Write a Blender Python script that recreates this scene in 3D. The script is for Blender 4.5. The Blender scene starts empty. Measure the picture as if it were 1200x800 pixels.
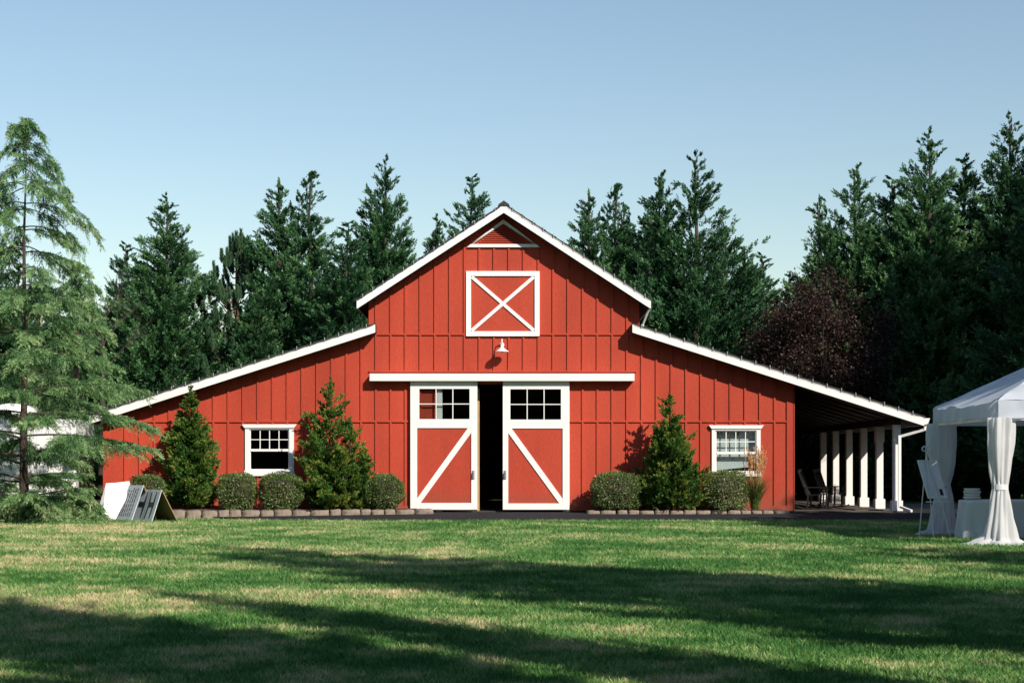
import bpy, bmesh, math, random
import numpy as np
from mathutils import Vector, Matrix, noise
R = math.radians
SC = bpy.context.scene
COL = SC.collection
F, D0, HC = 1917.0, 45.0, 1.27
LZ = -0.13                      # lawn level
SUN_T = Vector((-.336, .457, -.40)).normalized()   # direction the light travels

def wx(px, y=0.0): return (px-600)/F*(D0+y)
def wz(py, y=0.0): return HC-(py-545)/F*(D0+y)

# ---------------------------------------------------------------- materials
def mat(name, col=(.5,.5,.5), rough=.6, bump=0, bscale=40, var=0, vscale=3, spec=.5, metal=0, stretch=None):
    m = bpy.data.materials.new(name); m.use_nodes = True
    nt = m.node_tree; b = nt.nodes['Principled BSDF']
    b.inputs['Base Color'].default_value = (*col, 1); b.inputs['Roughness'].default_value = rough
    b.inputs['Specular IOR Level'].default_value = spec; b.inputs['Metallic'].default_value = metal
    tc = nt.nodes.new('ShaderNodeTexCoord'); mp = nt.nodes.new('ShaderNodeMapping')
    nt.links.new(tc.outputs['Object'], mp.inputs[0])
    if stretch: mp.inputs['Scale'].default_value = stretch
    if var:
        n = nt.nodes.new('ShaderNodeTexNoise'); n.inputs['Scale'].default_value = vscale; n.inputs['Detail'].default_value = 6
        nt.links.new(mp.outputs[0], n.inputs['Vector'])
        r = nt.nodes.new('ShaderNodeValToRGB')
        r.color_ramp.elements[0].position = .3; r.color_ramp.elements[1].position = .7
        r.color_ramp.elements[0].color = (*[c*(1-var) for c in col], 1)
        r.color_ramp.elements[1].color = (*[min(1, c*(1+var)) for c in col], 1)
        nt.links.new(n.outputs[0], r.inputs[0]); nt.links.new(r.outputs[0], b.inputs['Base Color'])
    if bump:
        n2 = nt.nodes.new('ShaderNodeTexNoise'); n2.inputs['Scale'].default_value = bscale; n2.inputs['Detail'].default_value = 5
        nt.links.new(mp.outputs[0], n2.inputs['Vector'])
        bp = nt.nodes.new('ShaderNodeBump'); bp.inputs['Strength'].default_value = bump; bp.inputs['Distance'].default_value = .02
        nt.links.new(n2.outputs[0], bp.inputs['Height']); nt.links.new(bp.outputs[0], b.inputs['Normal'])
    return m

def foliage(name, stops, trans=.25, nscale=.6, rough=.55, spec=.3, amt=.35):
    """leaf material: colour from the per-leaf value v, shifted a little by a noise over the crown"""
    m = bpy.data.materials.new(name); m.use_nodes = True
    nt = m.node_tree; b = nt.nodes['Principled BSDF']; out = nt.nodes['Material Output']
    a = nt.nodes.new('ShaderNodeAttribute'); a.attribute_name = 'v'
    tc = nt.nodes.new('ShaderNodeTexCoord'); n = nt.nodes.new('ShaderNodeTexNoise')
    n.inputs['Scale'].default_value = nscale; n.inputs['Detail'].default_value = 3
    nt.links.new(tc.outputs['Object'], n.inputs['Vector'])
    oi = nt.nodes.new('ShaderNodeObjectInfo')
    def math_(op, x, y):
        q = nt.nodes.new('ShaderNodeMath'); q.operation = op
        for i, s in enumerate((x, y)):
            if isinstance(s, (int, float)): q.inputs[i].default_value = s
            else: nt.links.new(s, q.inputs[i])
        return q.outputs[0]
    t = math_('MULTIPLY', math_('SUBTRACT', n.outputs[0], .5), amt*2)
    t2 = math_('MULTIPLY', math_('SUBTRACT', oi.outputs['Random'], .5), .18)
    f = math_('ADD', math_('ADD', a.outputs['Fac'], t), t2)
    r = nt.nodes.new('ShaderNodeValToRGB')
    r.color_ramp.elements[0].position = stops[0][0]; r.color_ramp.elements[0].color = (*stops[0][1], 1)
    r.color_ramp.elements[1].position = stops[-1][0]; r.color_ramp.elements[1].color = (*stops[-1][1], 1)
    for p, c in stops[1:-1]:
        e = r.color_ramp.elements.new(p); e.color = (*c, 1)
    nt.links.new(f, r.inputs[0]); nt.links.new(r.outputs[0], b.inputs['Base Color'])
    b.inputs['Roughness'].default_value = rough; b.inputs['Specular IOR Level'].default_value = spec
    if trans:
        tr = nt.nodes.new('ShaderNodeBsdfTranslucent'); mx = nt.nodes.new('ShaderNodeMixShader')
        mx.inputs[0].default_value = trans
        nt.links.new(r.outputs[0], tr.inputs['Color'])
        nt.links.new(b.outputs[0], mx.inputs[1]); nt.links.new(tr.outputs[0], mx.inputs[2]); nt.links.new(mx.outputs[0], out.inputs['Surface'])
    return m

def board_red():
    """painted rough sawn siding: vertical grain, faint sheet to sheet differences, weathering specks"""
    m = mat('red_siding_paint', (.44,.056,.028), .72, .35, 26, .17, .9, spec=.22, stretch=(1,1,.22))
    nt = m.node_tree
    b = nt.nodes['Principled BSDF']
    src = b.inputs['Base Color'].links[0].from_socket
    tc = nt.nodes['Texture Coordinate']
    n = nt.nodes.new('ShaderNodeTexNoise'); n.inputs['Scale'].default_value = 28; n.inputs['Detail'].default_value = 8
    n.inputs['Roughness'].default_value = .7
    mp = nt.nodes.new('ShaderNodeMapping'); mp.inputs['Scale'].default_value = (1, 1, .35)
    nt.links.new(tc.outputs['Object'], mp.inputs[0]); nt.links.new(mp.outputs[0], n.inputs['Vector'])
    rr = nt.nodes.new('ShaderNodeMapRange'); rr.inputs[1].default_value = .3; rr.inputs[2].default_value = .75
    rr.inputs[3].default_value = .80; rr.inputs[4].default_value = 1.14
    nt.links.new(n.outputs[0], rr.inputs[0])
    mx = nt.nodes.new('ShaderNodeMix'); mx.data_type = 'RGBA'; mx.blend_type = 'MULTIPLY'; mx.inputs[0].default_value = 1
    nt.links.new(src, mx.inputs[6]); nt.links.new(rr.outputs[0], mx.inputs[7])
    sp = nt.nodes.new('ShaderNodeSeparateXYZ'); nt.links.new(tc.outputs['Object'], sp.inputs[0])
    dn = nt.nodes.new('ShaderNodeTexNoise'); dn.inputs['Scale'].default_value = 5; dn.inputs['Detail'].default_value = 7; nt.links.new(tc.outputs['Object'], dn.inputs['Vector'])
    ad = nt.nodes.new('ShaderNodeMath'); ad.operation = 'MULTIPLY_ADD'; ad.inputs[1].default_value = -.75; nt.links.new(dn.outputs[0], ad.inputs[0]); nt.links.new(sp.outputs[2], ad.inputs[2])
    mr = nt.nodes.new('ShaderNodeMapRange'); mr.inputs[1].default_value = -.28; mr.inputs[2].default_value = .25; mr.inputs[3].default_value = .55; mr.inputs[4].default_value = 0
    nt.links.new(ad.outputs[0], mr.inputs[0])
    m2 = nt.nodes.new('ShaderNodeMix'); m2.data_type = 'RGBA'; nt.links.new(mr.outputs[0], m2.inputs[0]); nt.links.new(mx.outputs[2], m2.inputs[6]); m2.inputs[7].default_value = (.19,.075,.045,1)
    nt.links.new(m2.outputs[2], b.inputs['Base Color'])
    return m

def glass_mat():
    m = bpy.data.materials.new('window_glass'); m.use_nodes = True
    nt = m.node_tree; out = nt.nodes['Material Output']; nt.nodes.remove(nt.nodes['Principled BSDF'])
    g = nt.nodes.new('ShaderNodeBsdfGlossy'); g.inputs['Roughness'].default_value = .02
    t = nt.nodes.new('ShaderNodeBsdfTransparent'); t.inputs[0].default_value = (.82,.86,.86,1)
    lw = nt.nodes.new('ShaderNodeLayerWeight'); lw.inputs[0].default_value = .5
    pw = nt.nodes.new('ShaderNodeMath'); pw.operation = 'POWER'; pw.inputs[1].default_value = 5; nt.links.new(lw.outputs['Facing'], pw.inputs[0])
    fr = nt.nodes.new('ShaderNodeMath'); fr.operation = 'MULTIPLY_ADD'; fr.inputs[1].default_value = .93; fr.inputs[2].default_value = .06
    nt.links.new(pw.outputs[0], fr.inputs[0])
    mx = nt.nodes.new('ShaderNodeMixShader')
    nt.links.new(fr.outputs[0], mx.inputs[0]); nt.links.new(t.outputs[0], mx.inputs[1]); nt.links.new(g.outputs[0], mx.inputs[2])
    nt.links.new(mx.outputs[0], out.inputs['Surface'])
    return m

def cloth_mat(name, col, trans=.3):
    m = mat(name, col, .85, .25, 60, .05, 4, spec=.15)
    nt = m.node_tree; b = nt.nodes['Principled BSDF']; out = nt.nodes['Material Output']
    tr = nt.nodes.new('ShaderNodeBsdfTranslucent'); tr.inputs['Color'].default_value = (*col, 1)
    mx = nt.nodes.new('ShaderNodeMixShader'); mx.inputs[0].default_value = trans
    nt.links.new(b.outputs[0], mx.inputs[1]); nt.links.new(tr.outputs[0], mx.inputs[2]); nt.links.new(mx.outputs[0], out.inputs['Surface'])
    return m

M = {}
M['red'] = board_red()
M['white'] = mat('white_trim_paint', (.80,.765,.73), .5, .08, 30, .04, 2)
M['shingle'] = mat('dark_shingles', (.035,.035,.038), .9, .5, 20, .4, 6)
M['soffit'] = mat('shade_dark_soffit', (.022,.017,.014), .85, .2, 20, .3, 3)  # porch and eave shade put into the near-black soffit colour
M['inside'] = mat('interior_boards', (.06,.045,.035), .9, 0, 1, .3, 3)
M['glass'] = glass_mat()
M['blind'] = mat('window_blind', (.80,.82,.78), .8)
M['asphalt'] = mat('asphalt', (.030,.030,.033), .95, .6, 60, .25, 5, spec=.08)
M['gravel'] = mat('gravel_drive', (.16,.15,.14), .9, .6, 30, .3, 3)
M['concrete'] = mat('concrete_slab', (.11,.095,.08), .9, .3, 20, .2, 2, spec=.1)
M['stone'] = mat('edging_stone', (.21,.165,.13), .95, 1, 14, .5, 4, spec=.15)
M['soil'] = mat('bark_mulch', (.07,.042,.028), .95, 1, 30, .4, 8)
M['metal'] = mat('galvanised_metal', (.45,.46,.47), .4, 0, 1, .1, 6, metal=.7)
M['lampwhite'] = mat('lamp_enamel', (.74,.70,.66), .35)
M['black'] = mat('black_painted_wood', (.016,.017,.018), .4)
M['bark'] = mat('tree_bark', (.13,.075,.048), .95, 1, 12, .4, 3, stretch=(1,1,.3))
M['darkbark'] = mat('dark_bark', (.055,.038,.028), .95, 1, 12, .4, 3, stretch=(1,1,.3))
M['tent'] = cloth_mat('tent_vinyl', (.72,.76,.84), .42)
M['curtain'] = cloth_mat('sheer_curtain', (.82,.82,.83), .45)
M['linen'] = cloth_mat('table_linen', (.78,.80,.82), .15)
M['china'] = mat('white_china', (.78,.77,.74), .3)
M['signshade'] = mat('shade_grey_sign_board', (.52,.57,.62), .6, .2, 10, .12, 3)  # blue-grey shade of faces turned from the sun, put into the colour
M['signink'] = mat('dark_sign_lettering', (.01,.014,.018), .6)
M['ply'] = mat('raw_plywood', (.30,.19,.10), .8, .3, 12, .2, 3, stretch=(1,1,.2))
M['whiteboard'] = mat('white_panel', (.82,.80,.78), .55, .1, 8, .04, 2)
M['trailer'] = mat('trailer_skin', (.80,.79,.78), .35, .03, 3, .05, 1)
M['tyre'] = mat('rubber', (.02,.02,.02), .8)
M['tan'] = mat('raw_pine', (.50,.32,.15), .7, .2, 10, .15, 2)
M['cable'] = mat('light_cable', (.03,.04,.035), .6)
M['bulb'] = mat('clear_bulb', (.30,.32,.31), .15, spec=.8)
M['easelboard'] = mat('washed_board', (.74,.75,.78), .4, .1, 4, .18, 3, stretch=(1,1,.25))
M['easel'] = mat('white_iron', (.72,.72,.72), .45)
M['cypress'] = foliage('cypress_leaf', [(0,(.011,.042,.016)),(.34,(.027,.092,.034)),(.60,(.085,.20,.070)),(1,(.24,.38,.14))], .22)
M['shrubleaf'] = foliage('shrub_leaf', [(0,(.012,.046,.010)),(.36,(.040,.120,.020)),(.62,(.13,.23,.034)),(.88,(.38,.30,.05)),(1,(.5,.32,.06))], .25, 1.6)
M['box'] = foliage('clipped_leaf', [(0,(.03,.07,.016)),(.4,(.10,.17,.035)),(.7,(.20,.24,.075)),(.88,(.46,.46,.30)),(1,(.55,.52,.38))], .2, 1.2, amt=.12)
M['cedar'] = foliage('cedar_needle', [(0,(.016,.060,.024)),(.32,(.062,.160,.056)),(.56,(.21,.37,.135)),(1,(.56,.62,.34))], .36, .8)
M['pine'] = foliage('pine_needle', [(0,(.015,.045,.022)),(.5,(.035,.090,.042)),(1,(.10,.19,.085))], .2)
M['purple'] = foliage('purple_leaf', [(0,(.014,.007,.006)),(.5,(.028,.014,.011)),(.85,(.070,.038,.027)),(1,(.15,.085,.055))], .2)
M['reed'] = foliage('reed_leaf', [(0,(.04,.075,.015)),(.5,(.13,.17,.04)),(.8,(.38,.30,.10)),(1,(.62,.33,.10))], .3, 2, amt=.1)
M['plume'] = foliage('grass_plume', [(0,(.55,.30,.12)),(1,(.80,.52,.26))], .3, 2, amt=.1)

def lawn_mat(blade):
    m = bpy.data.materials.new('grass_blade' if blade else 'turf'); m.use_nodes = True
    nt = m.node_tree; b = nt.nodes['Principled BSDF']; out = nt.nodes['Material Output']
    g = nt.nodes.new('ShaderNodeNewGeometry')
    sep = nt.nodes.new('ShaderNodeSeparateXYZ'); cmb = nt.nodes.new('ShaderNodeCombineXYZ')
    nt.links.new(g.outputs['Position'], sep.inputs[0])
    nt.links.new(sep.outputs[0], cmb.inputs[0]); nt.links.new(sep.outputs[1], cmb.inputs[1])
    def nz(scale, det, rough=.6):
        n = nt.nodes.new('ShaderNodeTexNoise'); n.inputs['Scale'].default_value = scale; n.inputs['Detail'].default_value = det
        n.inputs['Roughness'].default_value = rough
        nt.links.new(cmb.outputs[0], n.inputs['Vector']); return n.outputs[0]
    def mth(op, x, y):
        q = nt.nodes.new('ShaderNodeMath'); q.operation = op
        for i, s in enumerate((x, y)):
            if isinstance(s, (int, float)): q.inputs[i].default_value = s
            else: nt.links.new(s, q.inputs[i])
        return q.outputs[0]
    big = mth('MULTIPLY', mth('SUBTRACT', nz(.30, 3), .5), 2.0)
    med = mth('MULTIPLY', mth('SUBTRACT', nz(1.3, 6, .7), .5), 2.6)
    fin = mth('MULTIPLY', mth('SUBTRACT', nz(14, 4), .5), .5)
    # the far left of the lawn is drier
    dry = nt.nodes.new('ShaderNodeMapRange'); dry.inputs[1].default_value = 2; dry.inputs[2].default_value = -11
    dry.inputs[3].default_value = -.06; dry.inputs[4].default_value = .16
    nt.links.new(sep.outputs[0], dry.inputs[0])
    f = mth('ADD', mth('ADD', mth('ADD', big, med), fin), mth('ADD', dry.outputs[0], .345))
    if blade:
        a = nt.nodes.new('ShaderNodeAttribute'); a.attribute_name = 'v'
        f = mth('ADD', f, mth('MULTIPLY', mth('SUBTRACT', a.outputs['Fac'], .5), .5))
    r = nt.nodes.new('ShaderNodeValToRGB'); cr = r.color_ramp
    st = [(0,(.040,.125,.028)),(.28,(.100,.225,.056)),(.5,(.200,.305,.095)),(.72,(.42,.39,.20)),(1,(.62,.47,.29))]
    k = 1.25 if blade else .85
    st = [(p, tuple(c*k for c in col)) for p, col in st]
    cr.elements[0].position = 0; cr.elements[0].color = (*st[0][1], 1); cr.elements[1].position = 1; cr.elements[1].color = (*st[-1][1], 1)
    for p, c in st[1:-1]:
        e = cr.elements.new(p); e.color = (*c, 1)
    nt.links.new(f, r.inputs[0]); nt.links.new(r.outputs[0], b.inputs['Base Color'])
    b.inputs['Roughness'].default_value = .7 if blade else .95; b.inputs['Specular IOR Level'].default_value = .2
    if blade:
        tr = nt.nodes.new('ShaderNodeBsdfTranslucent'); mx = nt.nodes.new('ShaderNodeMixShader'); mx.inputs[0].default_value = .25
        nt.links.new(r.outputs[0], tr.inputs['Color'])
        nt.links.new(b.outputs[0], mx.inputs[1]); nt.links.new(tr.outputs[0], mx.inputs[2]); nt.links.new(mx.outputs[0], out.inputs['Surface'])
    else:
        bn = nz(40, 6)
        bp = nt.nodes.new('ShaderNodeBump'); bp.inputs['Strength'].default_value = 1; bp.inputs['Distance'].default_value = .05
        nt.links.new(bn, bp.inputs['Height']); nt.links.new(bp.outputs[0], b.inputs['Normal'])
    return m
M['turf'] = lawn_mat(False); M['blade'] = lawn_mat(True)

# ---------------------------------------------------------------- object helpers
def link(name, me, m, parent=None):
    o = bpy.data.objects.new(name, me); COL.objects.link(o)
    if m is not None: me.materials.append(m)
    if parent is not None: o.parent = parent
    return o
def empty(name, loc=(0,0,0), rz=0):
    o = bpy.data.objects.new(name, None); COL.objects.link(o); o.location = loc; o.rotation_euler = (0,0,rz); o.empty_display_size = .3
    return o
def tag(o, label=None, cat=None, group=None, kind=None):
    if label: o['label'] = label
    if cat: o['category'] = cat
    if group: o['group'] = group
    if kind: o['kind'] = kind
    return o
def copy_tree(o, parent=None):
    c = o.copy(); COL.objects.link(c); c.parent = parent
    for ch in list(o.children): copy_tree(ch, c)
    return c

class MB:
    def __init__(s): s.bm = bmesh.new()
    def box(s, x0, x1, y0, y1, z0, z1, bev=0):
        vs = [s.bm.verts.new(p) for p in ((x0,y0,z0),(x1,y0,z0),(x1,y1,z0),(x0,y1,z0),(x0,y0,z1),(x1,y0,z1),(x1,y1,z1),(x0,y1,z1))]
        fs = [s.bm.faces.new([vs[i] for i in f]) for f in ((0,3,2,1),(4,5,6,7),(0,1,5,4),(1,2,6,5),(2,3,7,6),(3,0,4,7))]
        if bev:
            es = list({e for f in fs for e in f.edges})
            bmesh.ops.bevel(s.bm, geom=es, offset=bev, segments=1, affect='EDGES')
        return s
    def prism(s, pts, y0, y1):
        """polygon in x,z (counter-clockwise seen from -y) extruded along y"""
        a = [s.bm.verts.new((x, y0, z)) for x, z in pts]; b = [s.bm.verts.new((x, y1, z)) for x, z in pts]
        n = len(pts); s.bm.faces.new(a); s.bm.faces.new(b[::-1])
        for i in range(n):
            j = (i+1) % n; s.bm.faces.new((a[j], a[i], b[i], b[j]))
        return s
    def hull(s, bottom, top):
        a = [s.bm.verts.new(p) for p in bottom]; b = [s.bm.verts.new(p) for p in top]; n = len(a)
        s.bm.faces.new(a[::-1]); s.bm.faces.new(b)
        for i in range(n):
            j = (i+1) % n; s.bm.faces.new((a[i], a[j], b[j], b[i]))
        return s
    def beam(s, p0, p1, w, h, up=(0,0,1)):
        p0, p1 = Vector(p0), Vector(p1); d = (p1-p0).normalized(); u = Vector(up)
        a = d.cross(u)
        if a.length < 1e-4: a = d.cross(Vector((0,1,0)))
        a.normalize(); u = a.cross(d).normalized()
        q = [(-w/2,-h/2),(w/2,-h/2),(w/2,h/2),(-w/2,h/2)]
        return s.hull([p0+a*x+u*z for x, z in q][::1], [p1+a*x+u*z for x, z in q])
    def tube(s, pts, rad, n=8, cap=True):
        pts = [Vector(p) for p in pts]
        if isinstance(rad, (int, float)): rad = [rad]*len(pts)
        rings = []; ref = None
        for i, p in enumerate(pts):
            d = (pts[min(i+1, len(pts)-1)]-pts[max(i-1, 0)]).normalized()
            if ref is None: ref = Vector((0,0,1)) if abs(d.z) < .9 else Vector((1,0,0))
            a = d.cross(ref).normalized(); b = a.cross(d).normalized(); ref = b
            rings.append([s.bm.verts.new(p+(a*math.cos(2*math.pi*k/n)+b*math.sin(2*math.pi*k/n))*rad[i]) for k in range(n)])
        for i in range(len(rings)-1):
            for k in range(n):
                s.bm.faces.new((rings[i][k], rings[i][(k+1)%n], rings[i+1][(k+1)%n], rings[i+1][k]))
        if cap: s.bm.faces.new(rings[0]); s.bm.faces.new(rings[-1][::-1])
        return s
    def lathe(s, prof, n=20, c=(0,0,0)):
        rings = [[s.bm.verts.new((c[0]+r*math.cos(2*math.pi*k/n), c[1]+r*math.sin(2*math.pi*k/n), c[2]+z)) for k in range(n)] for r, z in prof]
        for i in range(len(rings)-1):
            for k in range(n):
                s.bm.faces.new((rings[i][k], rings[i][(k+1)%n], rings[i+1][(k+1)%n], rings[i+1][k]))
        s.bm.faces.new(rings[0][::-1]); s.bm.faces.new(rings[-1])
        return s
    def build(s, name, m, parent=None, smooth=False, keep=False):
        bmesh.ops.recalc_face_normals(s.bm, faces=s.bm.faces)
        me = bpy.data.meshes.new(name); s.bm.to_mesh(me); s.bm.free()
        if smooth:
            for p in me.polygons: p.use_smooth = True
        return link(name, me, m, parent)

# ---------------------------------------------------------------- foliage helpers (numpy)
def nrm(a): return a/np.maximum(np.linalg.norm(a, axis=-1, keepdims=True), 1e-9)
def leaf_mesh(name, B, Lv, Wv, V):
    n = len(B); co = np.empty((n, 4, 3), np.float32)
    co[:,0] = B; co[:,1] = B+Lv*.42+Wv; co[:,2] = B+Lv; co[:,3] = B+Lv*.42-Wv
    me = bpy.data.meshes.new(name)
    me.vertices.add(n*4); me.vertices.foreach_set('co', co.ravel())
    me.loops.add(n*4); me.loops.foreach_set('vertex_index', np.arange(n*4, dtype=np.int32))
    me.polygons.add(n); me.polygons.foreach_set('loop_start', np.arange(0, n*4, 4, dtype=np.int32))
    me.polygons.foreach_set('loop_total', np.full(n, 4, np.int32))
    a = me.attributes.new('v', 'FLOAT', 'FACE'); a.data.foreach_set('value', V.astype(np.float32))
    me.update(calc_edges=True)
    return me
def sprays(rg, P, D, L, K, ll, lw, spread=.75, wild=.25, droop=0):
    n = len(P); D = nrm(D)
    rnd = rg.normal(size=(n,3)); rnd[:,2] *= .6
    S = nrm(np.cross(D, rnd)); N = nrm(np.cross(D, S))
    t = (np.arange(K)+.3)/K
    sg = np.where(np.arange(K) % 2 == 0, 1., -1.)
    B = P[:,None]+D[:,None]*(L[:,None]*t)[...,None]
    B[...,2] -= droop*(L[:,None]*t)**2
    d = D[:,None]*.75+S[:,None]*(sg*spread*(1.1-t*.7))[None,:,None]+rg.normal(size=(n,K,3))*wild
    d[...,2] -= droop*t*.8
    d = nrm(d)
    ln = ll*(1.15-.55*t)[None,:]*rg.uniform(.7,1.3,(n,K))
    w = nrm(np.cross(d, N[:,None]+rg.normal(size=(n,K,3))*.45))*(lw*rg.uniform(.7,1.3,(n,K)))[...,None]
    return B.reshape(-1,3), (d*ln[...,None]).reshape(-1,3), w.reshape(-1,3)

def cypress_mesh(seed, H, Rm, nb, up=.75, K=18, ll=.135, lw=.021, tops=((0,0,1,1),), sp_per=17, spl=.46, bump=.36, low=0.03, tip=.22):
    """upright evergreen: many ascending limbs carrying feathery sprays; tops = leaders (dx, dy, relative height, relative girth)"""
    rg = np.random.default_rng(seed)
    P=[]; Dd=[]; L=[]; Vv=[]
    ph = rg.uniform(0, 6.28, 6)
    wts = np.array([t_[3] for t_ in tops]); wts = wts/wts.sum()
    for i in range(nb):
        tx, ty, th, gf = tops[rg.choice(len(tops), p=wts)]
        u = rg.random()
        t = low+(1-low)*(1-math.sqrt(1-u*.995)) if rg.random() < .74 else 1-.55*rg.random()**.75*.999
        h = H*th
        phi = rg.uniform(0, 6.283)
        prof = (1-t)**.74*min(1, .72+1.6*t)
        lump = 1+bump*math.sin(2*phi+ph[0]+t*5)*.6+bump*math.sin(5*phi+ph[1]-t*11)*.5
        r = Rm*gf*prof*lump*rg.uniform(.62, 1.10)+.02
        if rg.random() < .12: r *= rg.uniform(1.15,1.4)
        z = t*h
        tp = np.array([r*math.cos(phi)+tx, r*math.sin(phi)+ty, z+up*r*.35])
        base = np.array([tx*.8, ty*.8, z-up*r*.55])
        base[2] = max(base[2], .12)
        ax = tp-base; ln = np.linalg.norm(ax)
        k = max(5, int(sp_per*(.45+ln/(Rm+.3))))
        s = 1-rg.random(k)**1.4*.80
        s = np.append(s, 1.0)
        p = base+ax*s[:,None]+rg.normal(size=(k+1,3))*(.10*ln*(1.25-s))[:,None]
        p[:,2] += .12*ln*s**2
        p[:,2] = np.maximum(p[:,2], .03)
        d = ax/ln+np.array([0,0,.55])+rg.normal(size=(k+1,3))*.40
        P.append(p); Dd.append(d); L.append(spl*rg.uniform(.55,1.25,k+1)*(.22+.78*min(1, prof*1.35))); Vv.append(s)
    for tx, ty, th, gf in tops:      # leader
        k = 58
        q = rg.random(k); zz = H*th*(.78+.205*q); w_ = (1-q)*Rm*gf*.12
        an = rg.uniform(0, 6.283, k)
        P.append(np.stack([tx+np.cos(an)*w_*.3, ty+np.sin(an)*w_*.3, zz], 1))
        Dd.append(np.stack([np.cos(an)*(1.0-q*.85), np.sin(an)*(1.0-q*.85), .8+.5*q], 1)); L.append(tip*(1.75-1.2*q)*rg.uniform(.7,1.3,k)); Vv.append(np.ones(k))
    P=np.concatenate(P); Dd=np.concatenate(Dd); L=np.concatenate(L); Vv=np.concatenate(Vv)
    B, Lv, Wv = sprays(rg, P, Dd, L, K, ll, lw)
    sh = np.repeat(np.clip(L/(spl*.8), .38, 1), K)[:,None]; Lv = Lv*sh; Wv = Wv*np.sqrt(sh)
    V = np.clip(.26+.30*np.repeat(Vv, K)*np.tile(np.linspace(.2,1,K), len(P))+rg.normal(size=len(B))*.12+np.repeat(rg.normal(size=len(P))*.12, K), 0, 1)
    return leaf_mesh('crown', B, Lv, Wv, V)

def trunk_mb(H, r0, r1=.02, wob=.05, seed=0, n=9, tops=((0,0,1,1),)):
    rn = random.Random(seed); mb = MB()
    for j, (tx, ty, th, _g) in enumerate(tops):
        pts = []; rad = []
        for i in range(9):
            t = i/8; pts.append((tx*min(1,t*2)+rn.uniform(-wob,wob)*t, ty*min(1,t*2)+rn.uniform(-wob,wob)*t, H*th*.985*t-.1*(i==0)))
            rad.append((r0*(1-t)+r1*t)*(1.35 if i == 0 else 1))
        mb.tube(pts, rad, n)
    return mb

# ================================================================ GROUND
def quad_sheet(name, pts, m, kind='structure'):
    me = bpy.data.meshes.new(name); me.from_pydata(pts, [], [tuple(range(len(pts)))]); me.update()
    o = link(name, me, m); tag(o, kind=kind); return o
# lawn: one sheet to the horizon
quad_sheet('lawn', [(-900,-300,LZ),(900,-300,LZ),(900,1200,LZ),(-900,1200,LZ)], M['turf'])

# path: asphalt apron sloping gently from the doors down to the lawn
def path_edge(x):   # front edge
    if x < -8.6: return None
    return -3.55+.10*math.sin(x*.9)+.06*math.sin(x*2.3+1)
def path_z(y): 
    t = min(1, max(0, (-y-.9)/2.7)); return -.012-(.128-.012-.006)*t+.0
bm = bmesh.new(); prev = None
for i in range(0, 141):
    x = -7.9+i*.36
    fe = path_edge(x); 
    if x < -5.8: fe = fe+(-5.8-x)*.62
    ys = [fe, fe*.8-.2, fe*.6-.4, -.9, .0] if fe < -1.2 else [fe]*5
    if x > 8: ys = [fe, fe*.6-.4, -.9, 1.5, 3.0]
    row = [bm.verts.new((x, y, path_z(y) if y > -3.4 else LZ+.006)) for y in ys]
    if prev:
        for a in range(4):
            try: bm.faces.new((prev[a], row[a], row[a+1], prev[a+1]))
            except Exception: pass
    prev = row
me = bpy.data.meshes.new('path'); bm.to_mesh(me); bm.free(); tag(link('path', me, M['asphalt']), kind='structure')
quad_sheet('driveway', [(11.4,3.05,LZ+.008),(60,3.05,LZ+.008),(60,15,LZ+.008),(11.4,15,LZ+.008)], M['gravel'])

# garden beds (raised mulch) behind the stone edging
def bed(name, line, top=.085):
    bm = bmesh.new(); prev = None
    for x, y in line:
        row = [bm.verts.new((x, y+.12, -.12)), bm.verts.new((x, y+.13, top-.02)), bm.verts.new((x, y*.5, top+.02)), bm.verts.new((x, -.002, top))]
        if prev:
            for a in range(3): bm.faces.new((prev[a], row[a], row[a+1], prev[a+1]))
        prev = row
    me = bpy.data.meshes.new(name); bm.to_mesh(me); bm.free(); tag(link(name, me, M['soil']), kind='structure')
def left_line(x):   # x from -11.5 to -2.55
    t = (x+8.9)/(8.9-2.5); t = max(0, min(1, t)); return -2.35+1.15*t**1.2
def right_line(x): return -1.15-.10*math.sin((x-2)*.8)-(0 if x > 2.4 else 0)
bed('garden_bed', [(-11.4+i*.4, left_line(-11.4+i*.4)) for i in range(23)])
bed('garden_bed', [(2.0+i*.35, right_line(2.0+i*.35)) for i in range(16)], .05)

rs = random.Random(5)
def stone(x, y, ln, h, ang, label, group):
    mb = MB(); nx = 5
    b = bmesh.ops.create_cube(mb.bm, size=1)
    bmesh.ops.scale(mb.bm, vec=(ln, .22, h+.08), verts=mb.bm.verts)
    bmesh.ops.subdivide_edges(mb.bm, edges=mb.bm.edges[:], cuts=3, use_grid_fill=True)
    sd = Vector((rs.random()*50, rs.random()*50, 3))
    for v in mb.bm.verts:
        p = v.co.copy(); q = Vector((p.x/(ln/2), p.y/.11, p.z/((h+.08)/2)))
        r = max(1, (abs(q.x)**9+abs(q.y)**9+abs(q.z)**9)**(1/9))
        v.co = Vector((p.x/r, p.y/r, p.z/r))+Vector((noise.noise(p*9+sd), noise.noise(p*9+sd*2), noise.noise(p*9+sd*3)))*.030
    o = mb.build('edging_stone', M['stone'], None, True)
    o.location = (x, y, ((.10 if h > .12 else .065)-(h+.08)/2)+rs.uniform(-.012,.008)); o.rotation_euler = (rs.uniform(-.04,.04), rs.uniform(-.03,.03), ang+rs.uniform(-.05,.05))
    tag(o, label, 'stone', group); return o
GL = 'rough edging stones in front of the left flower bed'; GR = 'low edging stones in front of the right flower bed'
x = -8.95; first = True
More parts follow.
